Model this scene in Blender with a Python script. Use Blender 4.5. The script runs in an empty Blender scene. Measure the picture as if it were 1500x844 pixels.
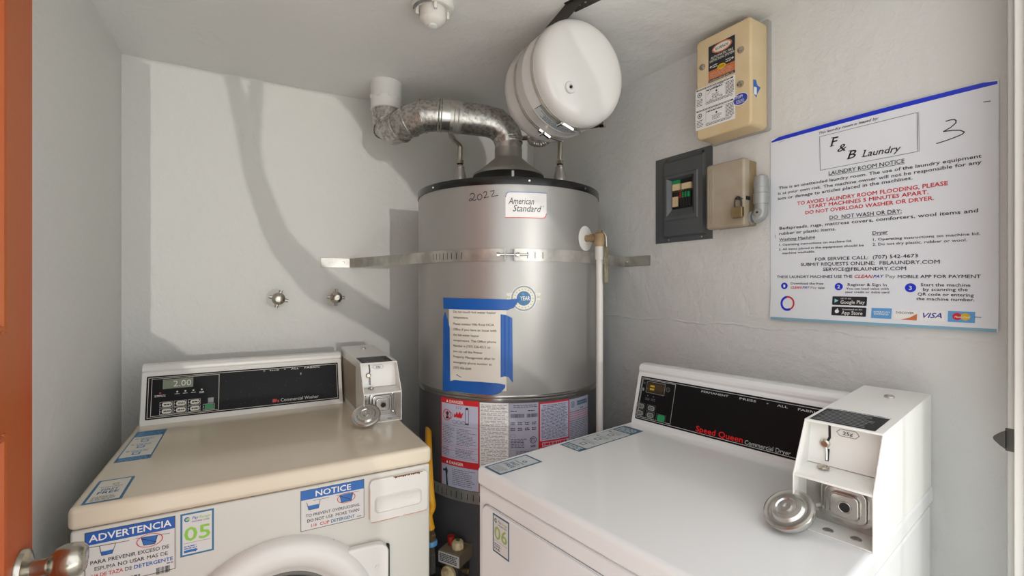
import bpy, bmesh, math, random
from mathutils import Vector, Matrix, Quaternion
random.seed(7)
R = math.radians
C = bpy.context.scene.collection
S = bpy.context.scene

# ------------------------------------------------------------------ camera, sky, sun, exposure
cam = bpy.data.cameras.new('camera'); co = bpy.data.objects.new('camera', cam); C.objects.link(co)
co.location = (0, 0, 1.313); co.rotation_euler = (R(90), 0, 0)
cam.sensor_width = 36; cam.lens = 685 / 1500 * 36; cam.shift_y = -2 / 1500; cam.clip_start = .02
S.camera = co

world = bpy.data.worlds.new('sky'); S.world = world; world.use_nodes = True
wb = world.node_tree.nodes['Background']
wb.inputs[0].default_value = (.955, .98, 1.02, 1); wb.inputs[1].default_value = 1.9

SUN_TILT = .0175          # sideways drift of the sunlight per metre of depth
sun = bpy.data.lights.new('sun', 'SUN'); sun.energy = .52; sun.angle = R(.22); sun.color = (1.0, .97, .92)
so = bpy.data.objects.new('sun', sun); C.objects.link(so)
UH = Vector((-math.sin(R(29.2)), math.cos(R(29.2)), 0)); VH = Vector((math.cos(R(29.2)), math.sin(R(29.2)), 0))
sd = (UH + VH * SUN_TILT + Vector((0, 0, -.004))).normalized()
so.rotation_euler = (-sd).to_track_quat('Z', 'Y').to_euler()
so.location = (3, -5, 3)
# the low beam above is sunlight thrown back by a window across the patio; the high sun below is added, to brighten the ceiling off the patio
s2 = bpy.data.lights.new('added_fill_sun', 'SUN'); s2.energy = 13; s2.angle = R(.53); s2.color = (1.0, .985, .96)
s2o = bpy.data.objects.new('added_fill_sun', s2); C.objects.link(s2o); s2o.location = (-3, 6, 8)
s2o.rotation_euler = (UH*.55 + Vector((0, 0, 1))).to_track_quat('Z', 'Y').to_euler()

S.view_settings.view_transform = 'Standard'; S.view_settings.look = 'None'
S.view_settings.exposure = 0.0; S.view_settings.gamma = 1; S.view_settings.use_curve_mapping = False

# ------------------------------------------------------------------ materials
def srgb(h):
    if isinstance(h, str):
        h = tuple(int(h[i:i+2], 16) / 255 for i in (0, 2, 4))
    return tuple((c / 12.92 if c <= .04045 else ((c + .055) / 1.055) ** 2.4) for c in h) + (1,)
MATS = {}
def mat(name, col, rough=.5, metal=0, bump=None, var=None, spec=None, coat=0, emit=None, aniso=0):
    m = bpy.data.materials.new(name); m.use_nodes = True; nt = m.node_tree; b = nt.nodes['Principled BSDF']
    c = srgb(col); b.inputs['Base Color'].default_value = c
    b.inputs['Roughness'].default_value = rough; b.inputs['Metallic'].default_value = metal
    if spec is not None: b.inputs['Specular IOR Level'].default_value = spec
    if coat: b.inputs['Coat Weight'].default_value = coat; b.inputs['Coat Roughness'].default_value = .08
    if aniso: b.inputs['Anisotropic'].default_value = aniso
    if emit: b.inputs['Emission Color'].default_value = c; b.inputs['Emission Strength'].default_value = emit
    tc = None
    if bump or var:
        tc = nt.nodes.new('ShaderNodeTexCoord')
    if bump:      # list of (scale, distance)
        prev = None
        for sc, dist in bump:
            n = nt.nodes.new('ShaderNodeTexNoise'); n.inputs['Scale'].default_value = sc; n.inputs['Detail'].default_value = 4
            nt.links.new(tc.outputs['Object'], n.inputs['Vector'])
            bp = nt.nodes.new('ShaderNodeBump'); bp.inputs['Distance'].default_value = dist; bp.inputs['Strength'].default_value = 1
            nt.links.new(n.outputs['Fac'], bp.inputs['Height'])
            if prev: nt.links.new(prev.outputs[0], bp.inputs['Normal'])
            prev = bp
        nt.links.new(prev.outputs[0], b.inputs['Normal'])
    if var:       # (scale, colour2, lo, hi [, stretch])
        n = nt.nodes.new('ShaderNodeTexNoise'); n.inputs['Scale'].default_value = var[0]; n.inputs['Detail'].default_value = 5
        mp = nt.nodes.new('ShaderNodeMapping'); nt.links.new(tc.outputs['Object'], mp.inputs['Vector'])
        if len(var) > 4: mp.inputs['Scale'].default_value = var[4]
        nt.links.new(mp.outputs[0], n.inputs['Vector'])
        rp = nt.nodes.new('ShaderNodeValToRGB'); rp.color_ramp.elements[0].position = var[2]; rp.color_ramp.elements[1].position = var[3]
        rp.color_ramp.elements[0].color = c; rp.color_ramp.elements[1].color = srgb(var[1])
        nt.links.new(n.outputs['Fac'], rp.inputs['Fac']); nt.links.new(rp.outputs[0], b.inputs['Base Color'])
    MATS[name] = m
    return m
M = MATS
mat('wall_paint', 'd9d8d3', .55, bump=[(9, .006), (55, .0022), (260, .0005)])
mat('wall_paint_rough', 'd6d5d1', .5, bump=[(7, .010), (38, .0035), (190, .0009)])
mat('ceiling_paint', 'e5e4e1', .45, bump=[(6, .010), (30, .003), (150, .0008)])
mat('concrete', 'cfcfca', .8, bump=[(40, .002)], var=(3, 'c3c3bd', .4, .65))
mat('door_paint', 'b3602c', .45, spec=.3, bump=[(30, .0006)], var=(4, 'bd4a1c', .38, .68, (1.2, 1.2, .35)))
mat('trim_paint', 'a9a6a0', .45, bump=[(30, .001)])
mat('enamel_warm_reflect', 'ddd2bd', .16, spec=.6, var=(2.2, 'd9cab0', .35, .7))  # warm light reflected on the washer top is put into this enamel colour
mat('enamel_white', 'e6e6e4', .16, spec=.6)
mat('enamel_front', 'd2cfc6', .25, spec=.5)
mat('meter_white', 'e6e4de', .3)
mat('tank_white', 'cfcdc9', .22, spec=.6)
mat('plastic_white', 'dedbd4', .4)
mat('heater_grey', 'a8a6a2', .40, .6)
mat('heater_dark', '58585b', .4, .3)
mat('black_gloss', '151515', .25)
mat('black_panel', '0e0e0f', .45, spec=.2)
mat('black_rubber', '1b1b1b', .7)
mat('chrome', 'd5d5d3', .12, 1)
mat('band_metal', 'a8a6a2', .2, .9)
mat('galvanised', 'c9c6c0', .36, .9, bump=[(60, .0004)], var=(95, '9c9a96', .42, .62))
mat('galv_light', 'cfccc6', .4, .75, bump=[(60, .0004)], var=(20, 'a29f99', .42, .6))
mat('hood_metal', 'aeaba5', .36, .75)
mat('strap_metal', 'c6c3bb', .38, .7, var=(12, 'a3a099', .4, .6))
mat('dark_steel', '4b4945', .4, .8)
mat('brass', 'a8926b', .3, .9)
mat('brass_tag', 'a89f86', .5, .4, var=(60, '8d8468', .4, .6))
mat('nickel', 'bdb8ac', .24, 1)
mat('steel', 'd6d4cf', .22, .9, var=(12, 'b5b2ac', .4, .65))
mat('pvc', 'cfccc6', .4)
mat('box_cream', 'd9c39c', .42, bump=[(20, .0015)], var=(7, 'cdb48a', .4, .7))
mat('box_taupe', 'a89c89', .45, bump=[(25, .001)], var=(10, '988a74', .4, .65))
mat('box_tan', 'a98f69', .6, var=(14, '8d7757', .4, .6))
mat('panel_grey', '51555a', .35, .1, bump=[(20, .0008)], var=(8, '5d5d58', .4, .7))
mat('conduit', 'a5a6a4', .5, .5)
mat('breaker_black', '1a1a1a', .45)
mat('yellow_hose', 'd99a10', .4)
mat('valve_dark', '4a4640', .5, .3)
mat('valve_top', '8c7c68', .5, .3)
mat('cap_red', 'a8231c', .4)
mat('cap_blue', '4c86b5', .4)
mat('knob_cream', 'd9c79c', .45, var=(60, 'b98f5f', .5, .7))
mat('glass_dark', '0b0b0d', .08, spec=.7)
mat('grey_rubber', '6e6b66', .6)
mat('rust', '7a4a28', .8, var=(80, '593018', .4, .6))
mat('bark', '4a3a2c', .9, bump=[(20, .01)])
mat('leaf', '36502a', .7)
mat('green_key', '1f8f52', .4)
mat('display_lcd', '7d8770', .25)
mat('display_off', '3a2c18', .25)
INK = dict(k='20232a', w='e8e6e2', r='c9252b', R='d8121a', d='2b3f9e', g='8b8f86', b='1d63b0', B='0f57a8', W='d6d3cf', n='5f6168',
           t='2f7fb8', l='8cc63f', o='c4703f', y='d9b21c', T='2b6d95', a='5b9bd0', p='ded9cd', s='bfc4c4', m='8f9390', G='9db060', e='335d73', c='93c7d0', u='1634c4', q='7fa9bb', z='3b2a20', h='a9a9b8', f='b8b9cc', F='5a76b0')
for k, v in INK.items(): mat('print_' + k + ('_bold' if k.isupper() else ''), v, .4)
def ink(k): return M['print_' + k + ('_bold' if k.isupper() else '')]

# ------------------------------------------------------------------ helpers
class MB:
    def __init__(s): s.v = []; s.f = []; s.mi = []; s.ms = []
    def _m(s, m):
        if m not in s.ms: s.ms.append(m)
        return s.ms.index(m)
    def add(s, vs, fs, m):
        o = len(s.v); s.v += [tuple(p) for p in vs]; k = s._m(m)
        for f in fs: s.f.append(tuple(i + o for i in f)); s.mi.append(k)
    def box(s, x0, x1, y0, y1, z0, z1, m):
        vs = [(x, y, z) for x in (x0, x1) for y in (y0, y1) for z in (z0, z1)]
        s.add(vs, [(0,1,3,2),(4,6,7,5),(0,4,5,1),(2,3,7,6),(0,2,6,4),(1,5,7,3)], m)
    def prism(s, pts, a0, a1, axis, m):      # closed outline extruded along axis
        n = len(pts)
        def P(p, a): return (a, p[0], p[1]) if axis == 'x' else ((p[0], a, p[1]) if axis == 'y' else (p[0], p[1], a))
        vs = [P(p, a0) for p in pts] + [P(p, a1) for p in pts]
        s.add(vs, [tuple(range(n)), tuple(range(2*n-1, n-1, -1))] + [(i, (i+1) % n, n+(i+1) % n, n+i) for i in range(n)], m)
    def tube(s, pts, r, m, seg=16, caps=True):
        pts = [Vector(p) for p in pts]; n = len(pts)
        rs = r if isinstance(r, (list, tuple)) else [r]*n
        vs = []; up = None
        for i, p in enumerate(pts):
            t = (pts[min(i+1, n-1)] - pts[max(i-1, 0)]).normalized()
            if up is None:
                up = t.orthogonal().normalized()
            else:
                up = (up - t*up.dot(t)).normalized()
            w = t.cross(up)
            for k in range(seg):
                a = 2*math.pi*k/seg; vs.append(p + (up*math.cos(a) + w*math.sin(a))*rs[i])
        fs = [(i*seg+k, i*seg+(k+1) % seg, (i+1)*seg+(k+1) % seg, (i+1)*seg+k) for i in range(n-1) for k in range(seg)]
        if caps: fs += [tuple(range(seg))[::-1], tuple((n-1)*seg+k for k in range(seg))]
        s.add(vs, fs, m)
    def lathe(s, prof, o, ax, m, seg=40):    # profile of (radius, height along ax)
        o = Vector(o); ax = Vector(ax).normalized(); u = ax.orthogonal().normalized(); w = ax.cross(u)
        vs = []; n = len(prof)
        for r, h in prof:
            for k in range(seg):
                a = 2*math.pi*k/seg; vs.append(o + ax*h + (u*math.cos(a) + w*math.sin(a))*max(r, 1e-5))
        fs = [(i*seg+k, i*seg+(k+1) % seg, (i+1)*seg+(k+1) % seg, (i+1)*seg+k) for i in range(n-1) for k in range(seg)]
        if prof[0][0] > 1e-4: fs.append(tuple(range(seg))[::-1])
        if prof[-1][0] > 1e-4: fs.append(tuple((n-1)*seg+k for k in range(seg)))
        s.add(vs, fs, m)
    def torus(s, o, ax, R0, r0, m, seg=36, ss=10):
        prof = [(R0 + r0*math.cos(2*math.pi*k/ss), r0*math.sin(2*math.pi*k/ss)) for k in range(ss+1)]
        s.lathe(prof, o, ax, m, seg)
        s.f = s.f[:-2]; s.mi = s.mi[:-2]
    def xf(s, m): s.v = [tuple(m @ Vector(p)) for p in s.v]; return s
    def build(s, name, parent=None, ang=35, bevel=0, seg=3, normals=True, smooth=True, off=None):
        if off: s.v = [(p[0]-off[0], p[1]-off[1], p[2]-off[2]) for p in s.v]
        me = bpy.data.meshes.new(name); me.from_pydata(s.v, [], s.f)
        for m in s.ms: me.materials.append(m)
        me.polygons.foreach_set('material_index', s.mi); me.update()
        if normals:
            bm = bmesh.new(); bm.from_mesh(me); bmesh.ops.remove_doubles(bm, verts=bm.verts, dist=1e-5)
            bmesh.ops.recalc_face_normals(bm, faces=bm.faces); bm.to_mesh(me); bm.free()
        if smooth:
            me.polygons.foreach_set('use_smooth', [True]*len(me.polygons)); me.set_sharp_from_angle(angle=R(ang))
        o = bpy.data.objects.new(name, me); C.objects.link(o)
        if parent: o.parent = parent
        if bevel:
            b = o.modifiers.new('bevel', 'BEVEL'); b.width = bevel; b.segments = seg; b.limit_method = 'ANGLE'; b.angle_limit = R(35); b.harden_normals = True
        return o
    def pieces(s, name, parent=None, **kw):   # every separate solid becomes a part of its own
        p = list(range(len(s.v)))
        def find(i):
            while p[i] != i: p[i] = p[p[i]]; i = p[i]
            return i
        for f in s.f:
            for j in f[1:]: p[find(j)] = find(f[0])
        groups = {}
        for fi, f in enumerate(s.f): groups.setdefault(find(f[0]), []).append(fi)
        out = []
        for g in groups.values():
            b = MB(); b.ms = s.ms; idx = {}
            for fi in g:
                for i in s.f[fi]:
                    if i not in idx: idx[i] = len(b.v); b.v.append(s.v[i])
                b.f.append(tuple(idx[i] for i in s.f[fi])); b.mi.append(s.mi[fi])
            out.append(b.build(name, parent, **kw))
        return out
def thing(name, label, cat, loc=(0, 0, 0), rz=0, group=None):
    o = bpy.data.objects.new(name, None); C.objects.link(o); o.location = loc; o.rotation_euler = (0, 0, rz); o.empty_display_size = .05
    o['label'] = label; o['category'] = cat
    if group: o['group'] = group
    return o
def tag(o, label, cat, group=None):
    o['label'] = label; o['category'] = cat
    if group: o['group'] = group
    return o
def struct(o): o['kind'] = 'structure'; return o
def rr(x0, x1, z0, z1, r, n=6):
    out = []
    for cx, cz, a0 in ((x1-r, z1-r, 0), (x0+r, z1-r, 90), (x0+r, z0+r, 180), (x1-r, z0+r, 270)):
        for k in range(n+1):
            a = R(a0 + 90*k/n); out.append((cx + r*math.cos(a), cz + r*math.sin(a)))
    return out
def circ(x, z, rx, rz=None, n=28): rz = rz or rx; return [(x + rx*math.cos(2*math.pi*k/n), z + rz*math.sin(2*math.pi*k/n)) for k in range(n)]
def lerp(a, b, t): return tuple(p + (q-p)*t for p, q in zip(a, b))
def curve(pts, n=8):                      # smooth line through points
    pts = [Vector(p) for p in pts]; P = [pts[0]] + pts + [pts[-1]]; out = []
    for i in range(1, len(P)-2):
        for k in range(n):
            t = k/n; a, b, c, d = P[i-1], P[i], P[i+1], P[i+2]
            out.append(.5*((2*b) + (c-a)*t + (2*a-5*b+4*c-d)*t*t + (3*b-a-3*c+d)*t**3))
    out.append(pts[-1]); return out

_txt = {}
def text_geo(s, st):
    key = (s, st)
    if key in _txt: return _txt[key]
    cu = bpy.data.curves.new('t', 'FONT'); cu.body = s; cu.size = 1; cu.resolution_u = 2
    if 'i' in st: cu.shear = .3
    ob = bpy.data.objects.new('t', cu); me = ob.to_mesh()
    vs = [(v.co.x, v.co.y) for v in me.vertices]; fs = [tuple(p.vertices) for p in me.polygons]
    d = .034 if 'B' in st else (.02 if 'b' in st else .005)      # heavier strokes: the same glyphs struck again a little aside
    v0, f0 = list(vs), list(fs)
    for dx, dz in ((d, 0), (d/2, d*.5), (d/2, -d*.5)):
        n = len(vs); vs += [(x+dx, z+dz) for x, z in v0]; fs += [tuple(i+n for i in f) for f in f0]
    ob.to_mesh_clear(); bpy.data.objects.remove(ob); bpy.data.curves.remove(cu)
    _txt[key] = (vs, fs); return vs, fs
CAP = max(v[1] for v in text_geo('H', '')[0])
class Print:                              # flat printing on a surface: map(x, z, h) -> point, h = height above it
    def __init__(s, fn, step=None): s.b = MB(); s.fn = fn; s.step = step
    def L(s, l): return .00025 + .00018*l
    def poly(s, pts, c, l=0, m=None):
        s.b.add([s.fn(x, z, s.L(l)) for x, z in pts], [tuple(range(len(pts)))], m or ink(c))
    def rect(s, x0, x1, z0, z1, c, l=0, m=None):
        n = max(1, math.ceil(abs(x1-x0)/s.step)) if s.step else 1
        vs = []; fs = []
        for k in range(n+1):
            x = x0 + (x1-x0)*k/n; vs += [s.fn(x, z0, s.L(l)), s.fn(x, z1, s.L(l))]
        fs = [(2*k, 2*k+2, 2*k+3, 2*k+1) for k in range(n)]
        s.b.add(vs, fs, m or ink(c))
    def frame(s, x0, x1, z0, z1, w, c, l=1):
        s.rect(x0, x1, z0, z0+w, c, l); s.rect(x0, x1, z1-w, z1, c, l); s.rect(x0, x0+w, z0, z1, c, l); s.rect(x1-w, x1, z0, z1, c, l)
    def line(s, pts, w, c, l=1, closed=False):
        if closed: pts = list(pts) + [pts[0]]
        for a, b in zip(pts[:-1], pts[1:]):
            dx, dz = b[0]-a[0], b[1]-a[1]; d = math.hypot(dx, dz) or 1
            if s.step and abs(dx) > s.step:
                m = math.ceil(abs(dx)/s.step); s.line([(a[0]+dx*k/m, a[1]+dz*k/m) for k in range(m+1)], w, c, l); continue
            nx, nz = -dz/d*w/2, dx/d*w/2; ex, ez = dx/d*w*.3, dz/d*w*.3
            s.b.add([s.fn(*p, s.L(l)) for p in ((a[0]+nx-ex, a[1]+nz-ez), (a[0]-nx-ex, a[1]-nz-ez), (b[0]-nx+ex, b[1]-nz+ez), (b[0]+nx+ex, b[1]+nz+ez))], [(0, 1, 2, 3)], ink(c))
    def ring(s, x, z, r0, r1, c, l=1, n=28, a0=0, a1=360, rz=1):
        vs = []
        for k in range(n+1):
            a = R(a0 + (a1-a0)*k/n)
            for r in (r0, r1): vs.append(s.fn(x + r*math.cos(a), z + r*rz*math.sin(a), s.L(l)))
        s.b.add(vs, [(2*k, 2*k+1, 2*k+3, 2*k+2) for k in range(n)], ink(c))
    def disc(s, x, z, r, c, l=1, rz=None): s.poly(circ(x, z, r, rz), c, l)
    def text(s, t, x0, z0, x1, cap, c, st='', z1=None, l=2, m=None):   # baseline from (x0,z0) to (x1,z1)
        vs, fs = text_geo(t, st)
        if not vs: return
        a = min(v[0] for v in vs); b = max(v[0] for v in vs); z1 = z0 if z1 is None else z1
        k = cap/CAP; w = x1-x0
        P = [s.fn(x0 + (vx-a)/(b-a)*w, z0 + (z1-z0)*(vx-a)/(b-a) + vy*k, s.L(l) + 4*i//len(vs)*.00004) for i, (vx, vy) in enumerate(vs)]
        s.b.add(P, fs, m or ink(c))
        if 'u' in st: s.line([(x0, z0-cap*.22), (x1, z1-cap*.22)], cap*.09, c, l)
    def ctext(s, t, xc, z0, cap, c, st='', sx=1, l=2):
        vs, fs = text_geo(t, st); w = (max(v[0] for v in vs)-min(v[0] for v in vs))*cap/CAP*sx
        s.text(t, xc-w/2, z0, xc+w/2, cap, c, st, l=l)
    def greek(s, x0, x1, z0, z1, n, c, l=2, fill=.5, ragged=.25, word=.012):   # print too fine to read
        for i in range(n):
            z = z1 - (z1-z0)*(i+.5)/n; h = (z1-z0)/n*fill; x = x0; e = x1 - (x1-x0)*random.random()*ragged
            while x < e:
                w = word*random.uniform(.5, 1.6); s.rect(x, min(x+w, e), z-h/2, z+h/2, c, l); x += w + word*.22
    def build(s, name, parent=None, off=None): return s.b.build(name, parent, normals=False, smooth=False, off=off)
def planeY(y): return lambda x, z, h: (x, y-h, z)          # on a front that faces -Y
def planeZ(zz): return lambda x, y, h: (x, y, zz+h)        # on a top
# ------------------------------------------------------------------ the room
def W(v, u, z=0): return VH*v + UH*u + Vector((0, 0, z))
RB = R(29.2)
CORNER = Vector((.104, 2.235, 0)); RR = R(-58)             # right wall: local x runs toward the door, -y faces the room
H0 = 2.052
b = MB(); b.box(-3.5, 5.5, -8, 2.1, -.1, 0, M['concrete']); o = struct(b.build('floor', smooth=False)); o.rotation_euler.z = RB
b = MB(); b.box(-.55, 1.5, .2, 2.05, H0, H0+.12, M['ceiling_paint']); o = struct(b.build('ceiling', smooth=False)); o.rotation_euler.z = RB
b = MB(); b.box(-.5, 1.3, 1.9, 2.02, 0, H0, M['wall_paint']); o = struct(b.build('wall_back', smooth=False)); o.rotation_euler.z = RB
b = MB(); b.box(-.48, -.358, .2, 1.9, 0, H0, M['wall_paint']); o = struct(b.build('wall_left', smooth=False)); o.rotation_euler.z = RB
b = MB(); b.box(0, 1.72, 0, .12, 0, H0, M['wall_paint_rough'])
# raised plaster joint running along the wall
pts = [(.0 + 1.6*k/120, 1.201 + .0035*math.sin(k*.35) + random.uniform(-.002, .002)) for k in range(121)]
for (x0, z0), (x1, z1) in zip(pts[:-1], pts[1:]):
    h = random.uniform(.0003, .0016)
    b.add([(x0, 0, z0-.004), (x1, 0, z1-.004), (x1, -h, z1), (x0, -h, z0), (x1, 0, z1+.0035), (x0, 0, z0+.0035)], [(0, 1, 2, 3), (3, 2, 4, 5)], M['wall_paint_rough'])
o = struct(b.build('wall_right', smooth=False, normals=False)); o.location = CORNER; o.rotation_euler.z = RR
b = MB(); b.box(-.48, -.345, .08, .2, 0, H0+.12, M['wall_paint']); b.box(1.17, 1.75, .08, .2, 0, H0+.12, M['wall_paint']); b.box(-.345, 1.17, .08, .2, 2.1, H0+.12, M['wall_paint'])
o = struct(b.build('wall_front', smooth=False)); o.rotation_euler.z = RB

# right door jamb with its stop and the strike
b = MB()
b.box(1.130, 1.168, .16, .286, 0, 2.1, M['trim_paint'])
b.box(1.116, 1.130, .17, .262, 0, 2.1, M['trim_paint'])
b.box(1.124, 1.131, .262, .276, 0, 2.1, M['plastic_white'])
jam = struct(b.build('trim_1', bevel=.003)); jam.rotation_euler.z = RB
b = MB()
b.box(1.1290, 1.1305, .272, .2875, 1.032, 1.071, M['dark_steel'])
lip = [(.286, 1.036), (.286, 1.067), (.292, 1.063), (.299, 1.056), (.3012, 1.052), (.300, 1.048), (.293, 1.041)]
b.prism([(y, z) for y, z in lip], 1.1225, 1.1300, 'x', M['dark_steel'])
o = b.build('strike_plate', jam, bevel=.001)

# orange door, opened against the left wall
DV = -.312
def dm(b, v0, v1, u0, u1, z0, z1): b.box(v0, v1, u0, u1, z0, z1, M['door_paint'])
b = MB()
y0, y1 = .33, 1.051
ps = .096                                                    # stile width
panels = [(1.245, 1.94), (.14, 1.10)]
dm(b, DV-.032, DV, y1-ps, y1, .012, 2.04); dm(b, DV-.032, DV, y0, y0+ps, .012, 2.04)
for z0, z1 in ((.012, .14), (1.10, 1.245), (1.94, 2.04)): dm(b, DV-.032, DV, y0+ps, y1-ps, z0, z1)
door = struct(b.build('door_1', smooth=False)); door.rotation_euler.z = RB
for z0, z1 in panels:
    b = MB(); dm(b, DV-.026, DV-.012, y0+ps, y1-ps, z0, z1)
    dm(b, DV-.02, DV-.006, y0+ps+.05, y1-ps-.05, z0+.05, z1-.05)
    b.build('door_panel', door, bevel=.004)
    b = MB()
    prof = [(DV-.013, 0), (DV-.003, 0), (DV+.003, .004), (DV+.002, .010), (DV-.004, .013), (DV-.005, .018), (DV-.013, .026)]
    b.prism([(p, y1-ps-q) for p, q in prof], z0, z1, 'z', M['door_paint'])
    b.prism([(p, y0+ps+q) for p, q in prof], z0, z1, 'z', M['door_paint'])
    for zz, sg in ((z0, 1), (z1, -1)):
        vs = [(p, y, zz+sg*q) for y in (y0+ps, y1-ps) for p, q in prof]; n = len(prof)
        b.add(vs, [tuple(range(n)), tuple(range(2*n-1, n-1, -1))] + [(i, (i+1) % n, n+(i+1) % n, n+i) for i in range(n)], M['door_paint'])
    b.build('panel_moulding', door, ang=50)
ko = (DV, 1.003, .872)
b = MB(); b.lathe([(.0325, 0), (.0325, .003), (.030, .008), (.020, .012), (.0125, .014), (.012, .03), (.0135, .034), (.0155, .036), (.023, .042), (.0268, .052), (.0272, .062), (.025, .072), (.020, .0775), (.0185, .076), (.0165, .0775), (.012, .079), (0, .079)], ko, (1, 0, 0), M['nickel'], 48)
b.build('door_knob', door, ang=40)

# ------------------------------------------------------------------ outside: what throws the shadows on the back wall
def out(v, z, du=4.9): return W(v - SUN_TILT*du, 1.9-du, z)
tree = thing('leaning_tree', 'leaning bare tree trunk outside the doorway, behind the viewer', 'tree', out(.8, 0))
def tl(p): return p - tree.location
b = MB()
spine = [(-.10, 2.5, .03), (-.095, 2.2, .028), (-.055, 2.05, .026), (-.012, 1.89, .040), (.010, 1.74, .037), (.050, 1.615, .042), (.093, 1.50, .050), (.172, 1.405, .062), (.240, 1.33, .068), (.345, 1.265, .060), (.49, 1.175, .060), (.62, 1.08, .065), (.78, .9, .075), (.85, .4, .09), (.86, .0, .1)]
cp = curve([(v, z, r) for v, z, r in spine], 5)
b.tube([tl(out(p[0], p[1])) for p in cp], [p[2]*.93 + .002*math.sin(i*2.1) for i, p in enumerate(cp)], M['bark'], 12)
b.tube([tl(out(v, z)) for v, z in ((.0, 1.86), (.012, 1.95), (.018, 2.05), (.03, 2.25), (.05, 2.5))], [.034, .026, .024, .022, .02], M['bark'], 10)
b.build('trunk', tree)
b = MB()
cp = curve([(.05, 2.6, .16), (.22, 2.33, .155), (.405, 2.135, .150), (.53, 1.99, .145), (.635, 1.865, .14), (.80, 1.66, .12), (1.0, 1.46, .10), (1.3, 1.34, .09)], 6)
b.tube([tl(out(p[0], p[1]+.02, 5.4)) for p in cp], [p[2] + .006*math.sin(i*1.7) for i, p in enumerate(cp)], M['bark'], 14)
b.build('heavy_limb', tree)
sh = thing('clipped_shrub', 'rounded green shrub outside the doorway, behind the viewer', 'shrub', out(-.42, 0))
b = MB()
b.lathe([(0.01, 0)] + [(.40*math.sin(R(a)), .62 - .60*math.cos(R(a))) for a in range(10, 181, 10)], (0, 0, 0), (0, 0, 1), M['leaf'], 28)
ob = b.build('foliage', sh)
hd = thing('hedge_blocker', 'unseen green hedge block added behind the viewer to shade the washing machine front', 'hedge', out(0, 0, 5.9))  # unseen hedge added to keep the low beam off the washer front
hd.rotation_euler.z = RB; b = MB(); b.prism(rr(-.60, .28, .0, .985, .12), -.2, .2, 'y', M['leaf']); b.build('foliage', hd)
post = MB(); post.tube([W(.970, -.35, 0), W(.970, -.35, 2.3)], .012, M['dark_steel'], 12)
tag(post.build('porch_post'), 'slim dark metal post outside the doorway, behind the viewer', 'post')
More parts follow.
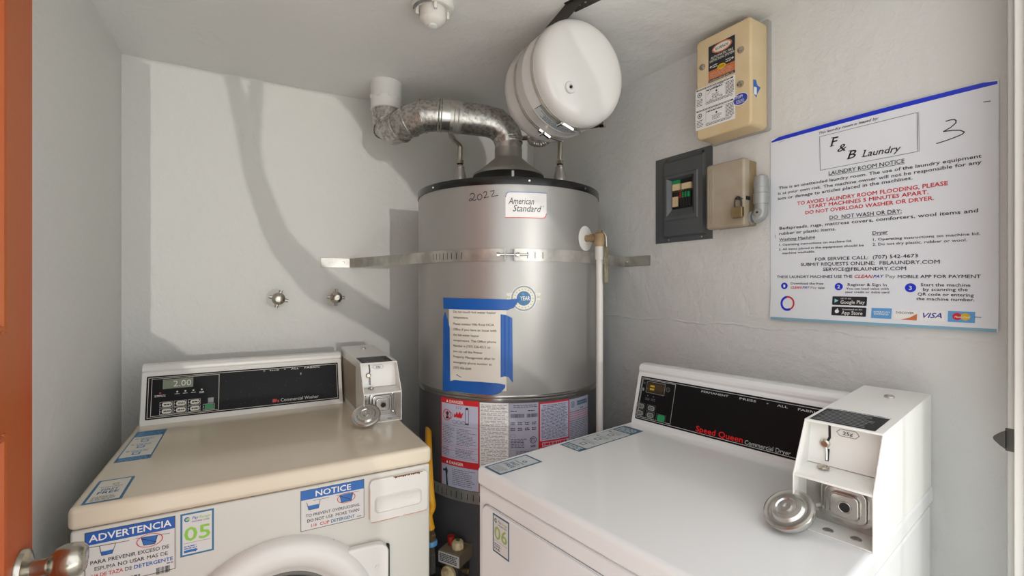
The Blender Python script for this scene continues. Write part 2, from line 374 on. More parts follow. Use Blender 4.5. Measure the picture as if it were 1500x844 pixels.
# ------------------------------------------------------------------ machines
def fmap(y=0): return planeY(y)
def machine(t, w, d, cd, paint, washer):
    cap0, top = .870, .914
    # body and top
    b = MB(); b.box(.003, w-.003, .004, d-.01, .03, cap0, M['enamel_front'] if washer else paint); b.build('cabinet', t, bevel=.006)
    for fx in (.05, w-.05):
        for fy in (.06, d-.08):
            q = MB(); q.lathe([(.022, 0), (.022, .018), (.01, .02), (.01, .035)], (fx, fy, 0), (0, 0, 1), M['black_rubber'], 16); q.build('foot', t)
    b = MB(); b.box(0, w, -.001, d, cap0+.0015, top, paint); b.build('worktop', t, bevel=.011, seg=5)
    # console
    b = MB(); c0, c1 = .010, w-.119
    prof = [(cd, top-.002), (cd+.002, .925), (cd+.036, 1.053), (cd+.040, 1.060), (cd+.037, 1.064), (cd+.038, 1.074), (cd+.046, 1.0815), (cd+.060, 1.084), (cd+.098, 1.080), (cd+.103, 1.07), (cd+.103, top-.002)]
    b.prism(prof, c0, c1, 'x', M['enamel_white'] if not washer else M['meter_white']); cons = b.build('console', t, bevel=.006, seg=4, ang=30)
    def cm(x, z, h):
        k = (z-.925)/.128; n = Vector((0, -.128, .034)).normalized()
        return (x, cd+.002+.034*k + n.y*(h+.0005), z + n.z*h)
    q = Print(cm)
    p0, p1, z0, z1 = c0+.013, c1-.012, .929, 1.049
    q.poly(rr(p0, p1, z0, z1, .003), 'k', 0, M['black_panel'])
    fr = 'p' if washer else 's'
    q.frame(p0+.004, p1-.004, z0+.004, z1-.004, .0012, fr, 1)
    if washer:
        k0, k1 = p0+.012, .203
        q.frame(k0, k1, z0+.008, z1-.008, .0011, fr, 1)
        q.rect(.0615, .136, 1.0105, 1.0375, 'k', 2, M['display_lcd'])
        q.text('2.00', .087, 1.0155, .131, .0165, 'W', '', l=3)
        for i, x in enumerate((.056, .097, .117, .137, .158)):
            q.disc(x, 1.000, .0024, 'W' if i else 'r', 2); q.greek(x-(.013 if i in (0,) else .006), x+(.013 if i == 0 else .006), .989 if i in (0, 4) else .9925, .9955, 2 if i in (0, 4) else 1, 'W', ragged=0, word=.005)
        for j, zz in enumerate((.9665, .948)):
            for i, x in enumerate((.0725, .1065, .141)):
                q.frame(x-.0165, x+.0145, zz-.0082, zz+.0082, .0008, 'W', 1)
                q.poly(rr(x-.011, x+.0125, zz-.0062, zz+.0062, .005), 'p', 2); q.greek(x-.007, x+.010, zz-.003, zz+.003, 2 if i == 1 and j == 0 else 1, 'k', 3, .6, 0, .005)
                q.disc(x-.0145, zz, .0012, 'W', 2)
        q.rect(.1745, .189, .9595, .974, 'm', 2)
        q.frame(.162, .1915, .9405, .957, .0008, 'W', 1); q.poly(rr(.1665, .189, .942, .9555, .003), 'k', 2, M['green_key']); q.disc(.1635, .949, .0012, 'W', 2)
        q.text('H', .324, 1.0375, .3285, .005, 'p', 'b'); q.text('TH10', .341, 1.0375, .369, .004, 'p', 'b'); q.text('+', .384, 1.038, .389, .004, 'p', 'b'); q.text('ALL', .405, 1.0375, .429, .0048, 'p', 'b'); q.text('FABRIC', .446, 1.0375, .494, .0048, 'p', 'b')
        q.text('Commercial Washer', .373, .9405, .487, .0095, 'W', '')
        for x0, x1, a, c_ in ((.3495, .358, 0, .010), (.3585, .362, .002, .0095), (.3635, .3685, .0, .006)): q.rect(x0, x1, .9405+a, .9405+c_, 'r', 2)
        for k in range(46):   # scuffs in the black
            x = random.uniform(.22, .54); z = random.uniform(.94, 1.035); q.line([(x, z), (x+random.uniform(-.001, .001), z+random.uniform(.001, .003))], .0005, 'n', 1)
        q.line([(.4345, 1.019), (.4345, 1.025)], .0016, 'p', 1)
    else:
        k0, k1 = p0+.007, .137
        q.frame(k0, k1, z0+.008, z1-.007, .001, fr, 1)
        q.frame(.0455, .106, 1.006, 1.0375, .0011, 'g', 2); q.rect(.047, .1045, 1.0075, 1.036, 'k', 2, M['display_off']); q.greek(.058, .072, 1.013, 1.03, 2, 'y', 3, .6, 0, .003)
        q.ring(.1155, 1.0245, .0052, .006, 'g', 1); q.line([(.1155, 1.0245), (.1155, 1.0285)], .0007, 'g', 1); q.line([(.1155, 1.0245), (.118, 1.023)], .0007, 'g', 1)
        q.disc(.036, 1.013, .003, 'g', 1, .005); q.greek(.029, .042, 1.028, 1.034, 2, 'n', 1, .5, .2, .004)
        for x in (.054, .073): q.disc(x, .998, .002, 'n', 2); q.greek(x-.007, x+.007, .985, .993, 2, 'n', 2, .5, 0, .005)
        for zz in (.966, .947):
            for x in (.0355, .0705):
                q.frame(x-.014, x+.014, zz-.009, zz+.009, .0008, 'n', 1); q.poly(rr(x-.0105, x+.0115, zz-.0065, zz+.0065, .005), 'g', 2); q.greek(x-.007, x+.008, zz-.004, zz+.004, 2, 'k', 3, .6, 0, .005)
        q.frame(.0905, .121, .937, .956, .0008, 'n', 1); q.poly(rr(.0945, .118, .9385, .9545, .004), 'k', 2, M['green_key'])
        x = .213
        for wd, ln in (('PERMANENT', .082), ('PRESS', .045), ('+', .006), ('ALL', .026), ('FABRIC', .05)):
            q.text(wd, x, 1.0345, x+ln*.88, .0046, 's', 'b'); x += ln + .018
        q.text('Speed Queen', .2115, .937, .333, .0135, 'R', 'B'); q.text('Commercial Dryer', .3375, .936, .4385, .0095, 's', '')
    q.build('control_panel', t)
    if washer:
        # drawer
        b = MB(); pr = rr(.530, .672, .759, .859, .012); b.prism(pr, -.0045, .006, 'y', M['plastic_white']); dr = b.build('detergent_drawer', t, bevel=.002)
        b = MB(); pts = rr(.545, .652, .783, .8155, .009)
        ins = rr(.552, .647, .789, .810, .008); n = len(pts)
        vs = [(x, -.0050, z) for x, z in pts] + [(x, -.0048, z) for x, z in ins]
        vs = [(x, -.0085, z) for x, z in pts] + [(x, -.0052, z) for x, z in ins]
        b.add(vs, [(i, (i+1) % n, n+(i+1) % n, n+i) for i in range(n)] + [tuple(range(n, 2*n))], M['plastic_white'])
        b.add([(x, -.0085, z) for x, z in pts] + [(x, -.0040, z) for x, z in rr(.541, .656, .779, .8195, .011)], [(i, (i+1) % n, n+(i+1) % n, n+i) for i in range(n)], M['plastic_white'])
        b.build('drawer_pull', dr, ang=60)
        q = Print(fmap(-.0045)); x = .585
        while x < .655:
            w_ = random.uniform(.003, .010); h = random.uniform(.002, .0065); q.poly([(x, .8585), (x+w_, .8585), (x+w_*.8, .8585-h*.7), (x+w_*.4, .8585-h)], 'k', 0, M['rust']); x += w_*.7
        for x0, x1 in ((.535, .60), (.61, .668)): q.line([(x0, .7605), ((x0+x1)/2, .7600), (x1, .7605)], .0012, 'o', 0)
        q.line([(.531, .77), (.531, .84)], .0009, 'o', 0)
        q.build('rust_edge', dr)['kind'] = 'stuff'
        # round door with square latch side
        cx, cz, r = .341, .566, .207
        dd = MB()
        dd.lathe([(.207, -.003), (.207, .010), (.204, .022), (.196, .031), (.183, .036), (.166, .035), (.156, .030), (.150, .026), (.142, .018), (.134, .014)], (cx, .006, cz), (0, -1, 0), M['meter_white'], 96)
        dd.f = dd.f[:-2]; dd.mi = dd.mi[:-2]
        dd_o = dd.build('washer_door', t, ang=50)
        b = MB()
        b.prism([(.44, .712), (.470, .716), (.540, .7145), (.556, .712), (.567, .704), (.572, .692), (.572, .42), (.45, .42), (.48, .47), (.5, .55), (.48, .64)], -.018, .003, 'y', M['meter_white'])
        b.build('latch_side', dd_o, bevel=.006, seg=4)
        b = MB(); b.prism([(.571, .42), (.571, .70), (.577, .698), (.577, .42)], -.0045, .004, 'y', M['black_rubber']); b.prism([(.452, .741), (.466, .727), (.480, .7175), (.468, .716), (.455, .727)], -.0005, .004, 'y', M['black_rubber']); b.pieces('door_gap', t)
        b = MB()
        for x, z, y in ((.445, .700, -.026), (.545, .662, -.018)): b.lathe([(.0055, 0), (.005, .002), (0, .003)], (x, y, z), (0, -1, 0), M['meter_white'], 16)
        b.pieces('screw_cover', dd_o)
        b = MB(); b.lathe([(.1345, .014), (.128, .016), (.124, .012), (.121, .002), (.115, -.004), (.09, -.012), (.05, -.019), (0, -.022)], (cx, .006, cz), (0, -1, 0), M['glass_dark'], 64)
        b.build('door_glass', dd_o, ang=60)
        b = MB(); b.torus((cx, -.0085, cz), (0, 1, 0), .133, .004, M['grey_rubber'], 64); b.build('door_gasket', dd_o, ang=60)
        # stickers on the front
        q = Print(fmap(.004)); x0, x1, z0, z1 = .024, .159, .760, .864
        q.rect(x0, x1, z0, z1, 'W'); q.frame(x0, x1, z0, z1, .0011, 'k'); q.rect(x0+.001, x1-.001, z1-.024, z1-.001, 'B', 1)
        q.text('ADVERTENCIA', x0+.006, z1-.0185, x1-.006, .0125, 'w', 'B')
        q.line([(.030, .836), (.088, .834)], .0009, 'k', 2); q.poly([(.045, .835), (.048, .817), (.063, .817), (.068, .834)], 'W', 2); q.poly([(.046, .824), (.048, .817), (.063, .817), (.065, .824)], 'b', 3); q.line([(.045, .835), (.048, .817), (.063, .817), (.068, .834)], .001, 'k', 3)
        q.line([(.098, .835), (.150, .832)], .0009, 'k', 2); q.poly([(.106, .834), (.110, .819), (.127, .818), (.131, .833)], 'b', 2); q.line([(.106, .834), (.110, .819), (.127, .818), (.131, .833)], .001, 'k', 3); q.line([(.107, .832), (.129, .821)], .001, 'k', 3); q.ring(.119, .8265, .019, .0205, 'r', 4, rz=.62)
        q.text('PARA PREVENIR EXCESO DE', x0+.008, .8035, x1-.010, .0068, 'k', 'b'); q.text('ESPUMA', x0+.014, .791, .068, .0068, 'k', ''); q.text('NO USAR', .0715, .791, .111, .0068, 'k', 'B'); q.text('MAS DE', .1145, .791, .147, .0068, 'k', '')
        q.text('1/4 DE TAZA', x0+.010, .7785, .079, .0068, 'r', 'b'); q.text('DE', .082, .7785, .092, .0068, 'k', ''); q.text('DETERGENTE', .095, .7785, x1-.004, .0068, 'B', 'B'); q.greek(.145, .157, .7725, .7765, 1, 'n', word=.004)
        for k in range(14): q.rect(.129+k*.0016, .129+k*.0016+random.choice((.0005, .0009, .0012)), .757, .770, 'k', 3)
        q.greek(.075, .104, .7615, .7675, 1, 'n', 2, .7, 0, .006)
        q.build('advertencia_sticker', t)['label'] = 'blue and white Spanish ADVERTENCIA sticker'
        sticker05(t, .167, .223, .779, .864, .004, '05', 'T', 'l', 'b')
        q = Print(fmap(.004)); x0, x1, z0, z1 = .3835, .5195, .774, .8635
        q.rect(x0, x1, z0, z1, 'W'); q.frame(x0, x1, z0, z1, .0011, 'k'); q.rect(x0+.001, x1-.001, z1-.0215, z1-.001, 'b', 1); q.text('NOTICE', .414, z1-.0175, .490, .0125, 'w', 'B')
        q.line([(.410, .8375), (.442, .8375)], .0008, 'k', 2); q.poly([(.396, .835), (.400, .819), (.420, .819), (.4235, .835)], 'W', 2); q.poly([(.3975, .828), (.400, .819), (.420, .819), (.422, .828)], 'b', 3); q.line([(.396, .836), (.400, .819), (.420, .819), (.4235, .836)], .001, 'k', 4)
        q.line([(.458, .838), (.507, .838)], .0008, 'k', 2); q.poly([(.465, .837), (.469, .820), (.490, .820), (.4945, .837)], 'b', 2); q.line([(.465, .837), (.469, .820), (.490, .820), (.4945, .837)], .001, 'k', 3); q.line([(.466, .835), (.492, .822)], .001, 'k', 3); q.ring(.4795, .8285, .0185, .020, 'r', 4, rz=.58)
        q.text('TO PREVENT OVERSUDSING,', .394, .8035, .510, .0063, 'k', ''); q.text('DO NOT', .397, .7915, .432, .0066, 'k', 'B'); q.text('USE  MORE THAN', .436, .7915, .508, .0066, 'k', ''); q.text('1/4  CUP', .405, .7795, .443, .0066, 'r', 'b'); q.text('DETERGENT', .4465, .7795, .498, .0066, 'T', 'B'); q.greek(.503, .514, .778, .7815, 1, 'n', word=.004)
        q.build('notice_sticker', t)['label'] = 'blue and white English NOTICE sticker'
    else:
        # recessed front with a rounded raised service panel
        b = MB(); b.prism(rr(.022, w-.022, .10, .838, .02), -.002, .01, 'y', paint); o = b.build('front_panel', t, bevel=.003)
        q = Print(fmap(.0038)); pts = rr(.0195, w-.0195, .0975, .8405, .0225); q.line(pts, .0012, 'n', 0, True); q.build('panel_gap', t)
        sticker05(t, .064, .120, .754, .834, -.002, '06', 'e', 'G', 'e')
        b = MB(); b.prism([(.10, .55), (.10, .14), (.56, .14), (.56, .55)], -.010, .0, 'y', paint); b.build('dryer_door', t, bevel=.006)
    # top stickers
    dk = 'T' if washer else 'e'
    q = Print(planeZ(top)); x0, x1, y0, y1 = .017, .076, .008, .130
    q.poly(rr(x0, x1, y0, y1, .003), dk); q.poly(rr(x0+.005, x1-.005, y0+.006, y1-.006, .002), 'p' if washer else 's', 1)
    q.text('FIRST', x0+.016, .066, x1-.016, .010, dk, 'B'); q.text('FREE', x0+.013, .050, x1-.013, .012, dk, 'B'); q.ring((x0+x1)/2+.004, .098, .003, .0055, 'G' if washer else dk, 2); q.text('CleanPay', x0+.012, .083, x1-.012, .005, dk, 'b')
    q.greek(x0+.010, x1-.010, .017, .040, 5, 'g', 2, .5, .2, .006); q.build('top_sticker', t)
    q = Print(planeZ(top)); x0, x1, y0, y1 = .017, .084, .242, .500
    q.rect(x0, x1, y0, y1, dk); q.rect(x0+.003, x1-.003, y0+.030, y1-.055, 'p' if washer else 's', 1)
    q.greek(x0+.006, x1-.006, y0+.004, y0+.026, 3, 'a' if washer else 's', 1, .7, .1, .012); q.greek(x0+.006, x1-.006, y1-.050, y1-.012, 5, 'a' if washer else 's', 1, .6, .15, .014)
    for yy in (.295, .350, .402):
        q.line([(x0+.006, yy+.030), (x1-.006, yy+.030)], .0009, dk, 2)
        q.disc(x0+.012, yy+.022, .004, 'G' if washer else dk, 2); q.greek(x0+.020, x1-.012, yy+.012, yy+.025, 2, 'g' if not washer else 't', 2, .5, .2, .006)
        q.rect(x0+.024, x0+.040, yy-.010, yy+.008, 't' if washer else 'n', 2); q.rect(x0+.027, x0+.037, yy-.006, yy+.004, 'W', 3)
    q.build('instruction_sticker', t)
    coin_box(t, w-.111, w, .265, top)

def sticker05(t, x0, x1, z0, z1, y, num, edge, numc, ic):
    q = Print(planeY(y)); q.rect(x0, x1, z0, z1, edge); q.rect(x0+.0035, x1-.0035, z0+.0035, z1-.0035, 'W', 1); w = x1-x0
    q.ring(x0+.011, z1-.0125, .0025, .0048, ic, 2, a0=30, a1=330); q.ring(x0+.0125, z1-.012, .0008, .0028, numc, 3); q.text('Pay', x0+.019, z1-.0140, x0+.030, .0055, ic, 'bi'); q.text('Range', x0+.031, z1-.0140, x1-.006, .0048, numc, 'i')
    q.text('MACHINE CODE', x0+.019, z1-.0200, x1-.008, .0027, 'k', 'b')
    q.text(num, x0+.006, z0+.030, x1-.006, .026, numc, 'B')
    q.line([(x0+.006, z0+.0255), (x1-.006, z0+.0255)], .0008, 'g', 2)
    q.greek(x0+.006, x0+.028, z0+.013, z0+.021, 2, ic, 2, .5, .1, .005)
    if num == '05': q.rect(x0+.006, x0+.024, z0+.007, z0+.012, 'b', 2); q.poly([(x0+.024, z0+.0055), (x0+.024, z0+.0135), (x0+.029, z0+.0095)], 'b', 2)
    else: q.text('06', x0+.006, z0+.007, x0+.026, .005, 'k', 'b')
    q.build('number_sticker', t)['label'] = 'small machine number sticker reading ' + num

def coin_box(t, x0, x1, f, top):
    mw = M['meter_white']
    root = None
    b = MB(); th = .0022
    side = [(f, top), (f, 1.0), (f+.052, 1.082), (f+.386, 1.096), (f+.386, top)]
    b.box(x0+th, x1-th, f+.085, f+.382, top, 1.080, mw)                      # closed body behind the recesses
    root = b.build('coin_meter', t, bevel=.002)
    for xa, xb in ((x0, x0+th), (x1-th, x1)):
        q = MB(); q.prism(side, xa, xb, 'x', mw); q.build('side_plate', root, bevel=.0007, seg=2)
    q = MB(); q.prism([(f+.050, 1.080), (f+.052, 1.0835), (f+.386, 1.0975), (f+.386, 1.094)], x0, x1, 'x', mw); q.build('top_plate', root, bevel=.001, seg=2)
    q = MB(); q.prism([(f+.001, .998), (f+.001, 1.0015), (f+.082, 1.010), (f+.082, .998)], x0+th, x1-th, 'x', mw); q.build('ledge', root)
    q = MB(); q.prism([(f+.060, 1.009), (f+.076, 1.080), (f+.086, 1.080), (f+.086, 1.009)], x0+th, x1-th, 'x', mw); q.build('slot_plate', root)
    def sp(x, z, h): k = (z-1.009)/.071; return (x, f+.060+.016*k-h-.0003, z)
    q = Print(sp); sx = x0+.031
    q.line([(sx, 1.074), (sx+.0015, 1.055), (sx-.001, 1.048)], .0038, 'k', 0); q.rect(sx-.0028, sx+.0028, 1.016, 1.036, 'k', 0)
    hx = [(x0+.042, 1.0665), (x0+.047, 1.072), (x0+.069, 1.072), (x0+.074, 1.0665), (x0+.069, 1.061), (x0+.047, 1.061)]
    q.line(hx, .0007, 'n', 0, True); q.text('25¢', x0+.051, 1.0638, x0+.065, .0052, 'k', 'b'); q.build('slot_print', root)
    q = MB(); q.lathe([(.0075, 0), (.0075, .004), (.005, .006), (0, .006)], (sx-.004, f+.067, 1.044), (0, -1, 0), M['nickel'], 20)
    q.tube([(sx-.002, f+.064, 1.041), (sx, f+.061, 1.030), (sx, f+.060, 1.018)], .0018, M['chrome'], 8)
    q.lathe([(.009, 0), (.009, .003), (.004, .0045)], (sx, f+.045, 1.0085), (0, 0, 1), M['nickel'], 20); q.build('coin_lever', root)
    # steel vault front in the lower recess
    q = MB(); q.box(x0+th, x1-th, f+.055, f+.060, top+.002, .998, M['steel']); v = q.build('vault_plate', root)
    cx, cz = x0+.063, .958
    q = MB()
    for s_, (ya, yb) in ((.037, (.055, .047)), (.030, (.050, .041)), (.021, (.045, .034))):
        q.prism(rr(cx-s_, cx+s_, cz-s_*.92, cz+s_*.92, s_*.45), f+ya, f+yb, 'y', M['steel'])
    q.build('vault_boss', root, bevel=.003, seg=4)
    q = MB(); q.lathe([(.0068, 0), (.0068, .0012), (0, .0012)], (cx+.001, f+.034, cz-.001), (0, -1, 0), M['black_rubber'], 20); q.torus((cx+.001, f+.034, cz-.001), (0, 1, 0), .0085, .0015, M['steel'], 20); q.build('key_hole', root)
    q = MB()
    for dx, dz in ((.014, .986), (.099, .984), (.016, .930), (.100, .928)): q.lathe([(.005, 0), (.0045, .002), (0, .003)], (x0+dx, f+.055, dz), (0, -1, 0), M['steel'], 14)
    q.pieces('rivet', root)
    q = MB(); q.box(x0+th, x1-th, f+.002, f+.055, top+.0005, top+.0025, mw); q.build('bottom_plate', root)
    q = MB()
    for dx, dy in ((.045, .022), (.082, .026)): q.lathe([(.008, 0), (.007, .001), (.004, .0012)], (x0+dx, f+dy, top+.0025), (0, 0, 1), M['hood_metal'], 18)
    q.pieces('bolt_head', root)
    # sloping top: printed instruction plate and the top lock
    def tm(x, y, h): return (x, y, 1.0835 + (y-f-.052)/.334*.014 + h)
    q = Print(tm); q.rect(x0+.006, x1-.012, f+.056, f+.150, 'k', 0, M['black_panel'])
    q.rect(x0+.006, x1-.012, f+.142, f+.150, 's', 1); q.greek(x0+.020, x1-.020, f+.1435, f+.1485, 1, 'k', 2, .6, 0, .008)
    for k in range(9): yy = f+.064+k*.0085; q.rect(x0+.010+random.random()*.008, x1-.018-random.random()*.02, yy, yy+.0012, 's', 1)
    q.build('instruction_plate', root)
    q = MB(); q.lathe([(.0085, 0), (.0085, .003), (.006, .005), (0, .005)], (x0+.062, f+.305, 1.094), (0, 0, 1), M['steel'], 20); q.build('top_lock', root)
    if True:
        q = MB(); q.box(x0-.0016, x0, f+.11, f+.36, .935, 1.066, M['box_taupe']); q.build('side_panel', root, bevel=.0006)
    # round key lock of the money vault, hanging open at the lower left corner
    c = Vector((x0+.003, f-.022, .946)); ax = Vector((-.22, -.55, .80)).normalized()
    q = MB(); q.lathe([(.026, -.016), (.034, -.012), (.038, -.004), (.040, .001), (.0395, .004), (.036, .0055), (.033, .0045), (.027, .0052), (.0235, .0095), (.017, .0105), (.015, .0085), (.009, .0090), (.0085, .0125), (.004, .0125), (.0035, .010), (0, .010)], c, ax, M['steel'], 48)
    q.build('vault_lock', root, ang=40)
    q = MB(); q.tube([c - ax*.012, c - ax*.012 + Vector((.02, .03, -.004)), (x0+.014, f+.055, .935)], .004, M['steel'], 10); q.build('lock_shank', root)

wash = thing('washing_machine', 'cream front-loading coin washing machine with ADVERTENCIA and NOTICE stickers, left', 'washing machine', (-.797, .836, 0), RB)
machine(wash, .683, .69, .563, M['enamel_warm_reflect'], True)
dry = thing('tumble_dryer', 'white coin-operated dryer with red lettering on its black console, right', 'dryer', (-.079, 1.043, 0), R(-51.33))
machine(dry, .657, .675, .540, M['enamel_white'], False)
POSTER = [
('This laundry room is leased by:',0.1210,0.4640,0.2460,0.4640,0.0056,'k','bi'),
('F',0.1450,0.4280,0.1640,0.4280,0.0200,'k','bi'),
('&',0.1600,0.4110,0.1800,0.4110,0.0166,'k','bi'),
('B',0.1810,0.3890,0.2000,0.3890,0.0187,'k','bi'),
('Laundry',0.2120,0.3870,0.2850,0.3830,0.0141,'k','bi'),
('LAUNDRY ROOM NOTICE',0.1410,0.3590,0.2910,0.3560,0.0091,'k','bu'),
('This is an unattended laundry room. The use of the laundry equipment',0.0200,0.3450,0.4130,0.3390,0.0072,'k','b'),
('is at your own risk. The machine owner will not be responsible for any',0.0180,0.3310,0.4130,0.3270,0.0072,'k','b'),
('loss or damage to articles placed in the machines.',0.0180,0.3170,0.3050,0.3170,0.0075,'k','b'),
('TO AVOID LAUNDRY ROOM FLOODING, PLEASE',0.0670,0.2960,0.3630,0.2940,0.0088,'r','B'),
('START MACHINES 5 MINUTES APART.',0.0950,0.2840,0.3320,0.2810,0.0084,'r','B'),
('DO NOT OVERLOAD WASHER OR DRYER.',0.0870,0.2700,0.3410,0.2670,0.0084,'r','B'),
('DO  NOT WASH OR DRY:',0.1430,0.2500,0.2860,0.2470,0.0088,'k','bu'),
('Bedspreads, rugs, mattress covers, comforters, wool items and',0.0220,0.2370,0.4080,0.2320,0.0076,'k','b'),
('rubber or plastic items.',0.0210,0.2230,0.1570,0.2220,0.0075,'k','b'),
('Washing Machine',0.0210,0.2070,0.1100,0.2070,0.0072,'k','bu'),
('1. Operating instructions on machine lid.',0.0210,0.1940,0.1910,0.1910,0.0054,'k','b'),
('2. All items placed in the equipment should be',0.0200,0.1820,0.2150,0.1790,0.0053,'k','b'),
('machine washable.',0.0290,0.1710,0.1100,0.1710,0.0055,'k','b'),
('Dryer',0.2320,0.2040,0.2610,0.2040,0.0074,'k','bu'),
('1. Operating instructions on machine lid.',0.2330,0.1900,0.4110,0.1870,0.0056,'k','b'),
('2. Do not dry plastic, rubber or wool.',0.2320,0.1790,0.3920,0.1760,0.0056,'k','b'),
('FOR SERVICE CALL:  (707) 542-4673',0.1100,0.1500,0.3140,0.1480,0.0076,'k','b'),
('SUBMIT REQUESTS ONLINE:  FBLAUNDRY.COM',0.0760,0.1380,0.3500,0.1330,0.0080,'k','b'),
('SERVICE@FBLAUNDRY.COM',0.1280,0.1240,0.2940,0.1210,0.0080,'k','b'),
('THESE LAUNDRY MACHINES USE THE',0.0150,0.1080,0.1920,0.1060,0.0066,'k','b'),
('CLEAN',0.1960,0.1060,0.2330,0.1050,0.0069,'r','Bi'),
('PAY',0.2330,0.1050,0.2540,0.1050,0.0067,'d','Bi'),
('Pay',0.2570,0.1050,0.2750,0.1040,0.0073,'g',''),
('MOBILE APP FOR PAYMENT',0.2790,0.1040,0.4120,0.1020,0.0065,'k','b'),
('Download the free',0.0510,0.0910,0.1290,0.0900,0.0054,'k','b'),
('CLEAN',0.0510,0.0800,0.0790,0.0800,0.0060,'r','Bi'),
('PAY',0.0800,0.0800,0.0980,0.0800,0.0059,'d','Bi'),
('Pay',0.1000,0.0800,0.1140,0.0800,0.0054,'g',''),
('app',0.1170,0.0800,0.1320,0.0800,0.0053,'k','b'),
('Register & Sign In',0.1820,0.0870,0.2590,0.0860,0.0061,'k','b'),
('You can load value with',0.1790,0.0780,0.2630,0.0780,0.0046,'k','b'),
('your credit or debit card',0.1770,0.0700,0.2640,0.0700,0.0046,'k','b'),
('Start the machine',0.3190,0.0860,0.3970,0.0850,0.0064,'k','b'),
('by scanning the',0.3230,0.0760,0.3930,0.0760,0.0064,'k','b'),
('QR code or entering',0.3140,0.0660,0.4020,0.0650,0.0064,'k','b'),
('the machine number.',0.3120,0.0560,0.4030,0.0560,0.0064,'k','b'),
('1',0.0320,0.0830,0.0370,0.0830,0.0074,'w','b'),
('2',0.1600,0.0810,0.1660,0.0810,0.0079,'w','b'),
('3',0.2990,0.0780,0.3040,0.0780,0.0085,'w','b'),
('Google Play',0.1680,0.0440,0.2180,0.0450,0.0078,'w','b'),
('App Store',0.1720,0.0190,0.2150,0.0190,0.0081,'w','b'),
('Download on the',0.1730,0.0290,0.2140,0.0300,0.0031,'w',''),
('GET IT ON',0.1680,0.0550,0.1900,0.0550,0.0027,'w',''),
('VISA',0.3240,0.0190,0.3550,0.0200,0.0103,'d','Bi'),
('DISCOVER',0.2780,0.0260,0.3090,0.0260,0.0043,'k','b'),
('MasterCard',0.3740,0.0220,0.3970,0.0220,0.0036,'w','bi'),
('AMERICAN',0.2360,0.0260,0.2670,0.0260,0.0037,'w','b'),
('EXPRESS',0.2380,0.0210,0.2650,0.0210,0.0037,'w','b'),
]
# ------------------------------------------------------------------ water heater
HR = .313; HX, HY = -.0128, 1.66
heat = thing('water_heater', 'tall grey metal gas water heater with taped paper notice, in the corner', 'water heater', (HX, HY, 0))
def D(deg): return deg*math.pi/180*HR
def cy(r=HR): return lambda x, z, h: ((r+h)*math.sin(x/HR), -(r+h)*math.cos(x/HR), z)
b = MB(); b.lathe([(.308, .980), (HR, .999), (HR, 1.609), (.30, 1.609)], (0, 0, 0), (0, 0, 1), M['heater_grey'], 128); b.build('tank_jacket', heat)
b = MB(); b.lathe([(.3105, .979), (.3118, .981), (.3118, .9885), (.3140, .991), (.3146, .995), (.3140, .999), (.311, 1.0)], (0, 0, 0), (0, 0, 1), M['band_metal'], 128); b.build('seam_band', heat)
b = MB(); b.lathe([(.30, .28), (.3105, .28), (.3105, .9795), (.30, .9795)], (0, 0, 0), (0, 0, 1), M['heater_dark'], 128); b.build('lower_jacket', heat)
b = MB(); b.lathe([(.29, .22), (.30, .22), (.30, .285), (.29, .285)], (0, 0, 0), (0, 0, 1), M['black_rubber'], 64); b.build('burner_skirt', heat)
b = MB(); b.lathe([(.06, 1.626), (.30, 1.627), (.3145, 1.6305), (.3158, 1.628), (.3158, 1.608), (.312, 1.608)], (0, 0, 0), (0, 0, 1), M['black_gloss'], 128); b.build('top_rim', heat)
b = MB()
for a in (-128, -88, -47, 11.5, 50, 95, 140): b.lathe([(.0036, 0), (.003, .0018), (0, .0022)], (.3158*math.sin(R(a)), -.3158*math.cos(R(a)), 1.619), (math.sin(R(a)), -math.cos(R(a)), 0), M['chrome'], 12)
b.pieces('rim_screw', heat)
b = MB()
for k in range(3):
    a = R(-115*k - 352)
    b.box(-.004, .004, -.0015, .0015, 0, .09, M['hood_metal']); 
    n = len(b.v)-8
    for i in range(n, n+8):
        x, y, z = b.v[i]; rr_ = .112
        b.v[i] = (rr_*math.sin(a) + x*math.cos(a) + y*math.sin(a), -rr_*math.cos(a) + x*math.sin(a) - y*math.cos(a), z+1.625)
b.pieces('hood_leg', heat)
b = MB(); b.lathe([(.120, 1.698), (.126, 1.699), (.124, 1.706), (.108, 1.717), (.086, 1.734), (.064, 1.753), (.052, 1.763), (.0485, 1.768), (.0485, 1.80), (.045, 1.80)], (0, 0, 0), (0, 0, 1), M['hood_metal'], 64); b.build('draft_hood', heat, ang=50)
b = MB(); b.lathe([(.11, 1.627), (.11, 1.632), (0, 1.632)], (0, 0, 0), (0, 0, 1), M['black_rubber'], 40); b.build('flue_collar', heat)
# logo plate
q = Print(cy(), .02); x0, x1, z0, z1 = D(-1.1), D(21.3), 1.511, 1.587
def cpoly(pts, c, l):   # polygon on the cylinder, cut in strips
    q.poly(pts, c, l)
n = 12
for k in range(n):      # sheet with two rounded corners
    a0 = x0 + (x1-x0)*k/n; a1 = x0 + (x1-x0)*(k+1)/n
    def top_(a): return z1 - (.012 - math.sqrt(max(0, .012**2-(max(0, x0+.012-a))**2)) if a < x0+.012 else 0)
    def bot_(a): return z0 + (.012 - math.sqrt(max(0, .012**2-(max(0, a-x1+.012))**2)) if a > x1-.012 else 0)
    q.poly([(a0, bot_(a0)), (a1, bot_(a1)), (a1, top_(a1)), (a0, top_(a0))], 'w', 0)
q.line([(x0+.0005, z1-.016), (x0+.002, z1-.008), (x0+.0065, z1-.0025), (x0+.013, z1-.001), (x0+.06, z1-.001), (x1, z1-.001)], .0022, 'F', 1)
